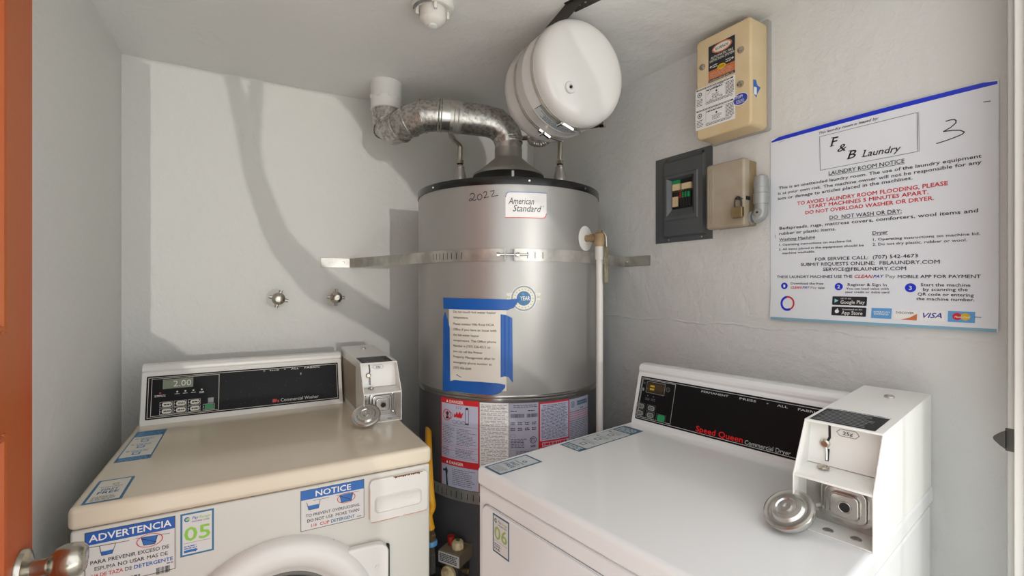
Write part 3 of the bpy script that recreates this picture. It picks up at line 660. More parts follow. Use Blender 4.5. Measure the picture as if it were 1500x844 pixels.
q.line([(x0, z0+.0012), (x0+.06, z0+.0012), (x1-.013, z0+.0012), (x1-.0065, z0+.003), (x1-.0025, z0+.007), (x1-.0008, z0+.015)], .0022, 'r', 1)
q.text('American', x0+.0085, 1.551, x0+.0835, .0185, 'k', 'i'); q.text('Standard', x0+.0215, 1.530, x0+.106, .0185, 'k', 'i'); q.ring(x0+.112, 1.547, .001, .0016, 'k', 2, 12)
q.build('brand_plate', heat)['label'] = 'white brand plate with blue and red edge lines'
q = Print(cy())
def scr(pts, ox, oz, sc): q.line([(ox+x*sc, oz+z*sc) for x, z in pts], .0021, 'k', 1)
ox = D(-21); oz = 1.563
scr([(.1, .75), (.3, 1.0), (.6, 1.0), (.8, .75), (.7, .45), (.35, .1), (.1, 0), (0, .15), (.2, .35), (.5, .15), (.75, .05), (1.0, .15)], ox, oz, .022)
scr([(1.55, .85), (1.25, .7), (1.15, .4), (1.3, .1), (1.6, .1), (1.8, .35), (1.8, .65), (1.6, .85), (1.45, .8)], ox, oz, .022)
scr([(2.0, .95), (2.2, 1.15), (2.45, 1.1), (2.45, .8), (2.2, .45), (2.1, .3), (2.5, .4), (2.75, .42)], ox, oz, .022)
scr([(2.95, 1.15), (3.45, 1.25), (3.4, .95), (3.15, .6), (3.15, .45), (3.5, .52), (3.95, .6)], ox, oz, .022)
q.build('handwritten_year', heat)['label'] = 'handwritten black marker year 2022'
# round seal
q = Print(cy()); cx, cz = D(8.6), 1.279
for sg in (-1, 1):
    q.poly([(cx+sg*.030, cz-.004), (cx+sg*.052, cz-.006), (cx+sg*.046, cz+.004), (cx+sg*.052, cz+.015), (cx+sg*.030, cz+.017)][::sg], 'p', 0)
    q.text('W', cx+sg*.043-.004, cz, cx+sg*.043+.004, .007, 'G', 'b', l=1)
q.disc(cx, cz, .0385, 'w', 1); q.ring(cx, cz, .033, .0365, 'e', 2); q.ring(cx, cz, .0345, .0352, 'w', 3); q.ring(cx, cz, .021, .0325, 'p', 2); q.disc(cx, cz, .021, 'T', 2); q.rect(cx-.020, cx+.020, cz-.006, cz+.008, 'b', 3)
q.text('YEAR', cx-.010, cz-.0055, cx+.018, .0115, 'w', 'B', l=4); q.text('6', cx-.006, cz+.0105, cx+.002, .007, 'a', 'b', l=4)
for k in range(18): a = R(20*k); q.disc(cx+.0268*math.cos(a), cz+.0268*math.sin(a), .0018, 'G', 3)
q.build('warranty_seal', heat)['label'] = 'round blue YEAR warranty seal with ribbon ends'
# lower jacket labels
LR = .3107
def greekcol(x0, x1, z0, z1, n, c='n', **k): q.greek(x0, x1, z0, z1, n, c, 2, k.get('fill', .34), k.get('rag', .3), k.get('word', .008))
q = Print(cy(LR), .02); a, e, zt = D(-40.9), D(-15.3), .9785
q.rect(a, e, .715, zt, 'r', 0); q.rect(a+.004, e-.004, .798, .9625, 'f', 1); q.rect(a+.004, e-.002, .715, .7785, 'f', 1)
def tri(x, z, s, c, l): q.poly([(x-s, z-s*.8), (x+s, z-s*.8), (x, z+s)], c, l)
tri(a+.028, .9695, .0045, 'w', 2); q.text('DANGER', a+.037, .9655, a+.088, .0085, 'w', 'B')
tri(a+.028, .787, .0045, 'w', 2); q.text('DANGER', a+.037, .783, a+.088, .0085, 'w', 'B')
q.ring(a+.026, .9275, .0145, .017, 'r', 3); q.line([(a+.014, .9385), (a+.038, .9165)], .0022, 'r', 3)
q.poly([(a+.021, .916), (a+.033, .916), (a+.030, .926), (a+.034, .934), (a+.028, .940), (a+.023, .934), (a+.026, .926)], 'k', 2)
q.poly([(a+.054, .924), (a+.055, .936), (a+.060, .932), (a+.065, .943), (a+.069, .934), (a+.076, .944), (a+.080, .935), (a+.088, .942), (a+.082, .924)], 'r', 2)
for k in range(3): q.line([(a+.062+k*.008, .950), (a+.065+k*.008, .954), (a+.063+k*.008, .958)], .0012, 'k', 2)
for k in range(3): q.ring(a+.056+k*.016, .9105, .0062, .0072, 'k', 2, rz=.8)
q.ring(a+.040, .928, .007, .0082, 'k', 2, rz=1.3)
q.frame(a+.094, a+.106, .906, .952, .0014, 'k', 2); q.rect(a+.096, a+.104, .950, .957, 'k', 2); q.rect(a+.094, a+.106, .908, .911, 'k', 2)
greekcol(a+.008, a+.058, .842, .897, 11, rag=.45); greekcol(a+.064, e-.008, .842, .893, 11, rag=.45)
greekcol(a+.008, a+.040, .806, .834, 6, 'n'); greekcol(a+.060, e-.008, .806, .834, 6, 'n')
for z in (.899, .838, .824, .803): q.rect(a+.004, e-.004, z, z+.0008, 'r' if z < .85 else 'n', 2)
q.poly([(a+.024, .716), (a+.031, .716), (a+.028, .745), (a+.030, .760), (a+.024, .772), (a+.020, .764), (a+.010, .762), (a+.010, .757), (a+.020, .757), (a+.022, .745)], 'k', 2)
greekcol(a+.048, e-.010, .722, .772, 9, rag=.3)
q.build('danger_label', heat)['label'] = 'red and white DANGER label'
q = Print(cy(LR), .02); a, e = D(-15.1), D(.7)
q.rect(a, e, .715, .9765, 'w', 0)
z = .972
while z > .72:
    n = random.choice((2, 3, 4, 5)); h = n*.0042; greekcol(a+.003, e-.003, z-h, z, n, 'm', rag=.12, word=.012, fill=.42); z -= h
    q.rect(a+.001, e-.001, z-.0012, z-.0006, 'n', 1); z -= .003
q.rect(e-.0006, e, .715, .9765, 'n', 1); q.build('instruction_label', heat)
q = Print(cy(LR), .02); a, e = D(.85), D(16.8)
q.rect(a, e, .715, .976, 'h', 0); greekcol(a+.012, e-.004, .962, .972, 2, 'k', rag=.1)
greekcol(a+.004, a+.024, .950, .956, 1, 'k'); greekcol(a+.055, e-.004, .950, .957, 1, 'k')
for x0, x1 in ((a+.004, a+.042), (a+.052, e-.004)):
    x = x0
    while x < x1: w_ = random.choice((.0006, .001, .0015)); q.rect(x, x+w_, .934, .945, 'k', 2); x += w_+.0011
for zz in (.912, .896):
    for k in range(4): q.greek(a+.004+k*.021, a+.018+k*.021, zz, zz+.010, 2, 'k', 2, .5, .1, .005)
q.frame(a+.004, a+.018, .878, .886, .0006, 'k'); greekcol(a+.004, a+.052, .846, .874, 6, 'k', rag=.2, fill=.4)
q.ring(e-.016, .868, .0085, .0102, 'k', 2); q.text('ETL', e-.0225, .8635, e-.0095, .009, 'k', 'B'); q.greek(e-.024, e-.008, .846, .854, 2, 'k', 2, .5, 0, .006)
greekcol(a+.02, e-.01, .822, .838, 4, 'k', rag=.1); q.rect(a+.001, e-.001, .840, .8406, 'n', 1); q.rect(a+.001, e-.001, .8, .8006, 'n', 1)
q.build('rating_label', heat)['label'] = 'lilac-grey rating label with bar codes'
q = Print(cy(LR), .02); a, e = D(17), D(36.4)
q.rect(a, e, .715, .975, 'r', 0); q.rect(a+.004, e-.003, .862, .970, 'f', 1); q.rect(a+.011, e, .845, .857, 'f', 1); greekcol(a+.013, e-.003, .847, .856, 1, 'r', fill=.8)
greekcol(a+.012, e-.006, .958, .967, 2, 'k'); greekcol(a+.008, e-.005, .865, .957, 24, 'k', rag=.15, fill=.38, word=.01); q.rect(a+.003, e, .715, .842, 'f', 1); greekcol(a+.008, e-.005, .73, .84, 22, 'k')
q.build('warning_label', heat)['label'] = 'red-bordered warning label of fine print'
q = Print(cy(LR), .02); a, e = D(36.7), D(54.2)
q.rect(a, e, .715, .972, 'h', 0); q.ring(a+.015, .955, .006, .0078, 'e', 1, rz=1.2); q.text('I', a+.013, .951, a+.017, .008, 'e', 'B'); q.greek(a+.034, e-.006, .949, .964, 2, 'e', 2, .8, .05, .003); q.greek(a+.05, e-.03, .937, .942, 1, 'e', 2, .7, 0, .01)
for z, c in ((.932, 'z'), (.905, 'z'), (.926, 'r'), (.919, 'r'), (.912, 'r')): q.rect(a+.002, e-.001, z, z+.0014, c, 1)
greekcol(a+.004, e-.004, .72, .902, 34, 'n', rag=.1, word=.012, fill=.35)
q.build('efficiency_label', heat)['label'] = 'pale label with small round emblem, rightmost of the row'
# relief valve
av = R(50.3); rn = Vector((math.sin(av), -math.cos(av), 0)); rt = Vector((math.cos(av), math.sin(av), 0)); zc = 1.463
b = MB(); b.lathe([(.039, .0), (.039, .0025), (.036, .0038), (0, .0038)], rn*HR + Vector((0, 0, zc)), rn, M['plastic_white'], 40); b.build('escutcheon', heat)
b = MB(); pc = rn*(HR+.051)
b.tube([rn*HR + Vector((0, 0, zc)), pc + Vector((0, 0, zc))], .0105, M['box_tan'], 16); b.tube([rn*(HR+.020) + Vector((0, 0, zc)), rn*(HR+.030) + Vector((0, 0, zc))], .0135, M['box_tan'], 8)
b.lathe([(.0135, -.028), (.016, -.02), (.0165, .0), (.0175, .010), (.014, .014), (.006, .018), (.005, .022), (0, .022)], pc + Vector((0, 0, zc)), (0, 0, 1), M['box_tan'], 20)
b.tube([pc + Vector((0, 0, zc+.018)), pc + rn*.012 + Vector((0, 0, zc+.020)), pc + rn*.022 + Vector((0, 0, zc+.002)), pc + rn*.024 + Vector((0, 0, zc-.03))], .0022, M['nickel'], 8)
b.build('relief_valve', heat)
b = MB(); b.tube([pc + Vector((0, 0, 1.435)), pc + Vector((0, 0, 1.395))], .0135, M['pvc'], 20); b.tube([pc + Vector((0, 0, 1.40)), pc + Vector((0, 0, .30))], .0105, M['pvc'], 20); b.build('drain_pipe', heat)
b = MB(); tq = pc + rn*.020 + rt*.004
for k in range(1):
    p = [tq + rt*s_*.0105 + Vector((0, 0, z)) for s_, z in ((-1, 1.325), (1, 1.325), (1, 1.432), (.3, 1.452), (-.3, 1.452), (-1, 1.43))]
    b.add(p + [x + rn*.0012 for x in p], [(0, 1, 2, 3, 4, 5), (11, 10, 9, 8, 7, 6)] + [(i, (i+1) % 6, 6+(i+1) % 6, 6+i) for i in range(6)], M['brass_tag'])
b.build('metal_tag', heat, smooth=False)
# gas control
a = R(-28.6)
mx = Matrix.Rotation(a, 4, 'Z')                             # local x tangential, -y radial outwards
b = MB(); b.box(-.021, .050, -.374, -.305, .522, .560, M['valve_top']); b.build_m = 0
vo = b.xf(mx).build('gas_valve', heat, bevel=.002)
b = MB(); b.box(-.012, .040, -.368, -.305, .42, .523, M['valve_dark']); b.tube([(-.012, -.34, .47), (-.06, -.34, .47)], .014, M['valve_dark'], 12); b.tube([(.04, -.34, .50), (.062, -.34, .50)], .008, M['brass'], 10); b.xf(mx).build('valve_body', vo, bevel=.003)
b = MB(); b.box(-.0215, .0505, -.3748, -.3742, .525, .556, M['print_W_bold']); q = Print(planeY(-.3748)); q.greek(-.017, .046, .529, .553, 5, 'k', 1, .6, .1, .006); b.xf(mx).build('valve_label', vo)
q.b.xf(mx); q.build('valve_lettering', vo)
b = MB(); b.lathe([(.0235, 0), (.0235, .008), (.021, .011), (.012, .012), (.011, .017), (0, .017)], (.012, -.368, .497), (0, -1, 0), M['knob_cream'], 28); b.box(.006, .018, -.394, -.383, .480, .514, M['knob_cream']); b.xf(mx).build('temperature_dial', vo, bevel=.001)
b = MB()
b.lathe([(.0175, 0), (.019, .012), (.015, .020), (.006, .022), (0, .022)], (.024, -.343, .560), (0, 0, 1), M['knob_cream'], 9); b.box(.019, .029, -.347, -.339, .58, .587, M['leaf']); b.xf(mx).build('gas_knob', vo, bevel=.001)
b = MB(); b.lathe([(.008, 0), (.008, .012), (.0105, .012), (.0105, .026), (0, .027)], (-.004, -.338, .560), (0, 0, 1), M['cap_red'], 18); b.xf(mx).build('igniter_button', vo)

# paper notice taped on the heater
pn = thing('paper_notice', 'printed paper notice about hot water temperature, taped to the water heater', 'notice', (HX, HY, 1.02))
off = (0, 0, 1.02)
q = Print(cy(HR+.0012), .012); a, e = D(-34.0), D(-.6)
q.rect(a, e, 1.012, 1.252, 'p', 0)
TX = ['Do not touch hot water heater', 'temperature.', 'Please contact Villa Rosa HOA', 'Office if you have an issue with', 'the hot water heater', 'temperature. The Office phone', 'Number is (707) 526-4511 or', 'you can call the Primer', 'Property Management after hr', 'emergency phone number at', '(707) 456-6049']
WD = [.136, .052, .130, .137, .086, .136, .120, .096, .133, .123, .061]
z = 1.2355
for i, (s_, w_) in enumerate(zip(TX, WD)):
    q.text(s_, a+.017, z, a+.017+w_, .0068, 'k', '', z1=z-.001); z -= .0162 if i != 1 else .0195
q.line([(a+.028, 1.052), (a+.046, 1.046)], .0012, 'k', 2); q.line([(a+.030, 1.0535), (a+.039, 1.047)], .0012, 'k', 2)
q.build('sheet', pn, off)
def tape(pts, lift=.0022):
    b = MB(); n = len(pts)
    # outline is given as matching lower and upper edges
    lo, hi = pts; N = 14
    def at_(ed, t):
        x = ed[0][0] + (ed[-1][0]-ed[0][0])*t
        for (xa, za), (xb, zb) in zip(ed[:-1], ed[1:]):
            if x <= xb + 1e-9: return x, za + (zb-za)*((x-xa)/((xb-xa) or 1))
        return ed[-1]
    vs = []
    for k in range(N+1):
        for ed in (lo, hi):
            x, zz = at_(ed, k/N); w_ = .0004*math.sin(k*1.3); vs.append(cy(HR)(D(x), zz, lift + w_)); vs.append(cy(HR)(D(x), zz, lift - .0008))
    f = []
    for k in range(N):
        o = 4*k; f += [(o, o+4, o+6, o+2), (o+1, o+3, o+7, o+5), (o, o+1, o+5, o+4), (o+2, o+6, o+7, o+3)]
    b.add(vs, f, M['print_B_bold']); b.build('masking_tape', pn, off=off)
tape(([(-37.9, 1.2455), (1.5, 1.2455), (2.4, 1.2455), (6.4, 1.276)], [(-38.3, 1.279), (-20, 1.2785), (1, 1.276), (6.6, 1.279)]))
tape(([(-38.6, 1.00), (-36.2, .996), (-34.6, 1.01), (-33.0, 1.03)], [(-38.2, 1.215), (-37.0, 1.238), (-36.0, 1.225), (-33.4, 1.19)]))
tape(([(-3.6, 1.052), (-1.5, 1.055), (.5, 1.053), (2.8, 1.036)], [(-3.6, 1.2335), (-1, 1.2315), (1.2, 1.226), (2.5, 1.222)]))
tape(([(-35.8, 1.000), (-30, 1.003), (-8, 1.000), (-4.2, 1.004), (-1.2, 1.023)], [(-34.6, 1.0285), (-30, 1.036), (-15, 1.037), (-5, 1.035), (-1.2, 1.0305)]), .003)

# ------------------------------------------------------------------ straps holding the heater
def tangent(P, r):
    d = Vector((P[0]-HX, P[1]-HY)); L = d.length; be = math.acos(r/L); a0 = math.atan2(d.y, d.x)
    c = [(HX + r*math.cos(a0+s*be), HY + r*math.sin(a0+s*be)) for s in (1, -1)]
    return min(c, key=lambda p: p[1])
def ribbon(b, path, z0, z1, th, m):
    n = len(path); vs = []
    for i, (x, y) in enumerate(path):
        a = Vector(path[max(i-1, 0)]); c = Vector(path[min(i+1, n-1)]); t = (c-a).normalized(); nn = Vector((t.y, -t.x))
        for zz in (z0, z1):
            vs += [(x, y, zz), (x+nn.x*th, y+nn.y*th, zz)]
    f = [(0, 1, 3, 2), ((n-1)*4, (n-1)*4+2, (n-1)*4+3, (n-1)*4+1)]
    for i in range(n-1):
        o = 4*i; f += [(o, o+4, o+5, o+1), (o+2, o+3, o+7, o+6), (o+1, o+5, o+7, o+3), (o, o+2, o+6, o+4)]
    b.add(vs, f, m)
def arc(a0, a1, r, n=40): return [(HX + r*math.sin(R(a0+(a1-a0)*k/n)), HY - r*math.cos(R(a0+(a1-a0)*k/n))) for k in range(n+1)]
def strapset(zc, label, low):
    r = HR+.0022 if not low else .3128
    t = thing('seismic_strap', label, 'strap', (HX, HY-r, zc))
    off = (HX, HY-r, zc); z0, z1 = zc-.0175, zc+.0175
    A = W(.232 if not low else .36, 1.897); B = W(.337 if not low else .43, 1.8955)
    tp = tangent((B.x, B.y), r); ta = math.degrees(math.atan2(tp[0]-HX, HY-tp[1]))
    b = MB(); ribbon(b, [(A.x, A.y), (B.x, B.y)] + [tuple(lerp((B.x, B.y), tp, .5))] + arc(ta, -1.2, r), z0, z1, .0014, M['strap_metal']); b.build('left_band', t, off=off)
    rd = Vector((math.sin(R(32)), -math.cos(R(32)))); nw = Vector((-.848, -.53)); Cc = Vector((.104, 2.235))
    Q = Cc + rd*.590 + nw*.0045; E = Cc + rd*.716 + nw*.002
    tq = tangent((Q.x, Q.y), r); tb = math.degrees(math.atan2(tq[0]-HX, HY-tq[1]))
    b = MB(); ribbon(b, arc(3.6, tb, r) + [tuple(lerp(tq, (Q.x, Q.y), .5)), (Q.x, Q.y), (E.x, E.y)], z0, z1, .0014, M['strap_metal']); b.build('right_band', t, off=off)
    def fm(x, z, h): a_ = x; return (HX + (r+.0014+h)*math.sin(R(a_)), HY - (r+.0014+h)*math.cos(R(a_)), z)
    q = Print(fm)
    for a_ in ([-46, -43.5, -40.7, -37.8, -34.8, -31.8, -28.6, -25.2] if not low else [-46, -42.6, -39.2, -35.8, -32.4, -29, -25.5, -22, -18.5, -15]) + [10.5, 14.6, 18.9]:
        q.rect(a_-.20, a_+.20, zc-.010, zc+.009, 'k', 0)
    q.b.pieces('slot', t, off=off, normals=False)
    b = MB()
    for a0, a1 in ((-5.5, -1.2), (3.6, 8.2)):
        p = arc(a0, a1, r+.0016, 4); ribbon(b, p, z0, z1, .0016, M['strap_metal'])
        e = (a1 if a0 < 0 else a0); n_ = Vector((math.sin(R(e)), -math.cos(R(e)), 0)); c = Vector((HX, HY, zc)) + n_*(r)
        b.box(c.x-.0015, c.x+.0015, c.y-.020, c.y, z0, z1, M['strap_metal'])
    b.pieces('tension_lug', t, off=off)
    b = MB(); y = HY - r - .011
    b.tube([(HX-.022, y, zc), (HX+.062, y, zc)], .0028, M['chrome'], 12); b.tube([(HX-.030, y, zc), (HX-.022, y, zc)], .006, M['chrome'], 6); b.tube([(HX+.026, y, zc), (HX+.034, y, zc)], .006, M['chrome'], 6)
    b.build('tension_bolt', t, off=off)
    b = MB(); P = W(.313 if not low else .40, 1.894); b.lathe([(.0055, 0), (.005, .0025), (.002, .003), (.002, .0018), (0, .0018)], (P.x, P.y, zc), -UH, M['steel'], 16)
    P = Cc + rd*.606 + nw*.004; b.lathe([(.0065, 0), (.0065, .004), (0, .0045)], (P.x, P.y, zc), (nw.x, nw.y, 0), M['steel'], 6)
    b.pieces('screw', t, off=off)
strapset(1.4045, 'slotted metal strap around the upper part of the water heater, screwed to both walls', False)
strapset(.697, 'slotted metal strap low around the water heater, below its red label', True)

# ------------------------------------------------------------------ flue
fl = thing('vent_pipe', 'galvanised vent pipe bending from the water heater up into the ceiling', 'pipe', (HX, HY, 1.80))
fo = (HX, HY, 1.80); G = M['galvanised']; r_ = .051
def seg(pts, r, m, name, ang=12, n=40):
    b = MB(); b.tube(pts, r, m, n); return b, name, ang
b = MB(); b.tube([(HX, HY, 1.775), (HX, HY, 1.826)], .0475, M['galv_light'], 40); b.torus((HX, HY, 1.824), (0, 0, 1), .0485, .003, G, 40, 8); b.build('hood_sleeve', fl, off=fo)
b = MB(); b.tube([(HX, HY, 1.822), (HX-.002, HY-.001, 1.838), (HX-.014, HY-.004, 1.864), (-.056, 1.648, 1.886), (-.098, 1.640, 1.895)], [.050, .052, .053, .053, .052], G, 40); b.torus((HX-.001, HY, 1.838), (-.12, -.03, 1), .0525, .0025, G, 40, 8); b.build('lower_elbow', fl, off=fo, ang=14)
b = MB(); b.tube([(-.094, 1.641, 1.8945), (-.190, 1.625, 1.901)], .0535, G, 40); b.build('straight_section', fl, off=fo)
b = MB(); b.tube([(-.176, 1.6275, 1.900), (-.214, 1.621, 1.9025)], .0548, M['galv_light'], 40)
for x in (-.186, -.200): b.torus((x, 1.626+.17*(x+.186), 1.901), (-.98, -.16, .07), .055, .0018, M['galv_light'], 40, 8)
b.build('foil_tape', fl, off=fo)
b = MB(); b.tube([(-.200, 1.6235, 1.9015), (-.258, 1.6145, 1.9045)], .0525, M['steel'], 40); b.torus((-.252, 1.6155, 1.904), (-.98, -.16, .07), .0535, .003, G, 40, 8); b.torus((-.243, 1.617, 1.904), (-.98, -.16, .07), .0535, .0022, G, 40, 8); b.build('coupling', fl, off=fo)
b = MB(); P = [(-.252, 1.6155, 1.904), (-.305, 1.610, 1.900), (-.353, 1.622, 1.8885), (-.392, 1.645, 1.8755), (-.427, 1.672, 1.8725), (-.451, 1.692, 1.889), (-.457, 1.699, 1.925), (-.457, 1.70, 1.965)]
b.tube(P, [.0515, .053, .053, .052, .051, .050, .050, .049], G, 40)
for i, rr2 in ((1, .0545), (2, .0545), (3, .0535), (5, .0515)):
    t_ = (Vector(P[i+1])-Vector(P[i-1])).normalized(); b.torus(P[i], t_, rr2, .0032, G, 40, 8)
b.build('adjustable_elbow', fl, off=fo, ang=14)
b = MB(); b.lathe([(.050, 0), (.0555, .001), (.056, .004), (.0545, .006), (.0545, .040), (.0555, .043), (.0545, .046), (.0545, .100)], (-.457, 1.70, 1.952), (0, 0, 1), M['ceiling_paint'], 40)
for a_ in (-150, -105, -60, -20, 40): b.lathe([(.009, 0), (.008, .003), (0, .004)], (-.457+.054*math.cos(R(a_)), 1.70+.054*math.sin(R(a_)), 1.995), (math.cos(R(a_)), math.sin(R(a_)), 0), M['ceiling_paint'], 14)
b.build('ceiling_collar', fl, off=fo)

# ------------------------------------------------------------------ expansion tank
TC = Vector((.195, 1.233, 1.885)); TA = UH; TP = VH
et = thing('expansion_tank', 'white expansion tank strapped under the ceiling above the water heater', 'tank', TC)
to = tuple(TC)
b = MB(); b.lathe([(0, -.015), (.05, -.0135), (.09, -.0095), (.112, -.0045), (.124, .001), (.133, .009), (.1385, .019), (.140, .030), (.140, .086), (.1412, .089), (.1412, .096), (.140, .099), (.140, .178), (.137, .196), (.126, .218), (.105, .234), (.07, .247), (.03, .253), (.022, .255), (.022, .275)], TC, TA, M['tank_white'], 96); b.build('shell', et, off=to, ang=40)
def tpnt(th, h, r=.14): return TC + TA*h + (TP*-math.sin(R(th)) + Vector((0, 0, -math.cos(R(th)))))*r
for h in (.046, .134):
    b = MB(); b.torus(TC + TA*h, TA, .1405, .0022, M['strap_metal'], 96, 6)
    b.lathe([(.1402, -.006), (.1414, -.006), (.1414, .006), (.1402, .006)], TC + TA*h, TA, M['strap_metal'], 96); b.build('strap_band', et, off=to)
    p = tpnt(18 if h < .1 else 26, h, .1415); p2 = tpnt(4 if h < .1 else 10, h, .146); b = MB()
    b.tube([p, p2], .0075, M['chrome'], 8); b.tube([p2, tpnt(-6, h, .150)], .0035, M['chrome'], 8); b.tube([tpnt(20, h-.008, .147), tpnt(20, h+.012, .147)], .004, M['chrome'], 8); b.build('clamp_screw', et, off=to)
q = Print(lambda x, z, h: tuple(TC + TA*z + (TP*-math.sin(x/.14) + Vector((0, 0, -math.cos(x/.14))))*(.1404+h)), .008)
x0, x1 = -.04, .118
q.rect(x0, x1, .050, .098, 'k', 0); q.rect(x0+.0015, x1-.0015, .063, .0965, 's', 1); q.rect(x0+.0015, x1-.0015, .0515, .0625, 'm', 1)
q.greek(x0+.01, x1-.01, .066, .093, 6, 'e', 2, .5, .2, .006)
q.build('rating_label', et, off=to)
p = TC - TA*.010 - TP*.058 + Vector((0, 0, -.062)); b = MB()
b.lathe([(.016, 0), (.014, .003), (.007, .004), (.0055, .002), (.0055, .001)], p, -TA, M['tank_white'], 24); b.lathe([(.0035, .0), (.0035, .005), (0, .005)], p, -TA, M['black_rubber'], 12); b.build('air_valve', et, off=to)
b = MB()
c0 = Vector((.186, 1.205, H0-.0008))
ex = (TP*.9 + TA*.3).normalized(); ey = Vector((-ex.y, ex.x, 0))
def plate(c, ex, ey, ez, a, bb, th, m):
    vs = [c + ex*i*a + ey*j*bb + ez*k*th for i in (-1, 1) for j in (-1, 1) for k in (0, 1)]
    b.add(vs, [(0,1,3,2),(4,6,7,5),(0,4,5,1),(2,3,7,6),(0,2,6,4),(1,5,7,3)], m)
plate(c0, ex, ey, Vector((0, 0, -1)), .026, .045, .002, M['dark_steel'])
dn = (tpnt(155, .05, .142) - (c0 - ex*.02)); 
plate(c0 - ex*.020 + dn*.5, dn.normalized(), ey, Vector((0, 0, 1)), dn.length/2, .038, .002, M['dark_steel'])
for i in (-.010, .006):
    for j in (-.018, 0, .018): b.lathe([(.0028, .0022), (.0028, .0026), (0, .0026)], c0 + ex*i + ey*j, (0, 0, -1), M['strap_metal'], 10)
b.build('ceiling_bracket', et, off=to)

# ------------------------------------------------------------------ water connections on top of the heater
def union(b, x, y, zb):
    b.lathe([(.012, 0), (.0125, .052), (.022, .053), (.0235, .062), (.0225, .068), (.021, .082), (.016, .098), (.0165, .108), (.0125, .112), (.0125, .1145)], (x, y, zb), (0, 0, 1), M['hood_metal'], 20)
    b.tube([(x, y, zb+.112), (x, y, zb+.121)], .0105, M['black_rubber'], 16); b.tube([(x, y, zb+.121), (x, y, zb+.133)], .0135, M['nickel'], 6)
t = thing('hot_water_pipe', 'bent metal water pipe rising from the heater top, left of the vent hood', 'pipe', (-.184, 1.655, 1.627)); o_ = (-.184, 1.655, 1.627)
b = MB(); union(b, -.184, 1.655, 1.627); b.build('union_fitting', t, off=o_, ang=30)
b = MB(); b.tube(curve([(-.184, 1.655, 1.755), (-.184, 1.657, 1.795), (-.186, 1.66, 1.812), (-.205, 1.68, 1.836), (-.222, 1.70, 1.865), (-.23, 1.71, 1.90)]), .0095, M['nickel'], 16); b.build('flexible_pipe', t, off=o_)
t = thing('cold_water_pipe', 'metal water pipe with flexible loop rising from heater top, right of the hood', 'pipe', (.170, 1.66, 1.627)); o_ = (.170, 1.66, 1.627)
b = MB(); union(b, .170, 1.66, 1.627); b.build('union_fitting', t, off=o_, ang=30)
b = MB(); b.tube(curve([(.170, 1.66, 1.755), (.171, 1.66, 1.82), (.168, 1.662, 1.838), (.150, 1.668, 1.848), (.12, 1.67, 1.85)]), .0085, M['nickel'], 16)
b.tube([(.182, 1.66, 1.838), (.15, 1.664, 1.846)], .013, M['plastic_white'], 12)
b.build('rigid_pipe', t, off=o_)
b = MB(); P = curve([(.155, 1.60, 1.86), (.135, 1.62, 1.83), (.105, 1.64, 1.815), (.075, 1.66, 1.825), (.065, 1.68, 1.845)], 12); b.tube(P, [.0115 + .0016*math.sin(i*2.4) for i in range(len(P))], M['hood_metal'], 16); b.tube([(.065, 1.68, 1.848), (.02, 1.70, 1.852), (-.02, 1.72, 1.855)], .0085, M['nickel'], 12); b.build('braided_hose', t, off=o_)
b = MB(); b.tube([(.20, 1.64, 1.868), (.275, 1.60, 1.865), (.300, 1.585, 1.865)], .0105, M['dark_steel'], 14); b.tube([(.300, 1.585, 1.865), (.312, 1.578, 1.865)], .0145, M['nickel'], 18); b.tube([(.3115, 1.5785, 1.865), (.3135, 1.5772, 1.865)], .009, M['hood_metal'], 14); b.build('tee_branch', t, off=o_)

# yellow gas hose between washer and heater
t = thing('gas_hose', 'yellow flexible gas hose hanging beside the washing machine', 'hose', (-.214, 1.25, .60)); o_ = (-.214, 1.25, .60)
b = MB(); P = curve([(-.268, 1.50, .86), (-.250, 1.40, .845), (-.228, 1.29, .80), (-.2175, 1.252, .755), (-.214, 1.25, .725), (-.222, 1.25, .70), (-.216, 1.25, .665)], 10); b.tube(P, .0100, M['yellow_hose'], 18); b.build('hose_cover', t, off=o_)
b = MB(); b.lathe([(.006, .668), (.009, .664), (.009, .652), (.013, .650), (.013, .636), (.0, .636)], (-.216, 1.25, 0), (0, 0, 1), M['brass'], 6); b.build('brass_fitting', t, off=o_)
b = MB(); b.lathe([(.014, .636), (.0165, .632), (.0165, .624), (.012, .621), (0, .621)], (-.216, 1.25, 0), (0, 0, 1), M['cap_blue'], 20); b.lathe([(.010, .621), (.010, .60), (.012, .598), (.012, .55), (0, .55)], (-.216, 1.25, 0), (0, 0, 1), M['valve_dark'], 6); b.build('blue_cap', t, off=o_)

# washer taps on the back wall
for v, z, lab in ((.082, 1.270, 'chrome water tap on the back wall, farther from the metal strap'), (.274, 1.273, 'chrome water tap on the back wall, just below the end of the metal strap')):
    P = W(v, 1.8995, z); t = thing('wall_tap', lab, 'tap', P, RB, 'wall taps above the washing machine')
    b = MB(); b.lathe([(.034, 0), (.034, .001), (.028, .005), (.018, .008), (0, .008)], (0, 0, 0), (0, -1, 0), M['plastic_white'], 36); b.build('escutcheon', t)
    b = MB(); b.tube([(0, 0, 0), (.004, -.045, 0)], .0095, M['nickel'], 16); b.lathe([(.013, .030), (.015, .034), (.015, .044), (.010, .048)], (0, 0, 0), (0, -1, 0), M['dark_steel'], 16); b.build('tap_body', t)
    b = MB()
    b.lathe([(.015, 0), (.0205, .002), (.0225, .008), (.0205, .014), (.012, .018), (.006, .016), (0, .016)], (.004, -.050, 0), (0, -1, 0), M['nickel'], 24)
    for k in range(4):
        a_ = R(75 + 90*k + (0 if v < .1 else 12)); c = Vector((.004 + .0205*math.cos(a_), -.058, .0205*math.sin(a_))); d_ = Vector((math.cos(a_), 0, math.sin(a_)))
        b.tube([c, c + d_*.011], [.0068, .0058], M['hood_metal'], 10)
    b.build('tap_handle', t, ang=30)

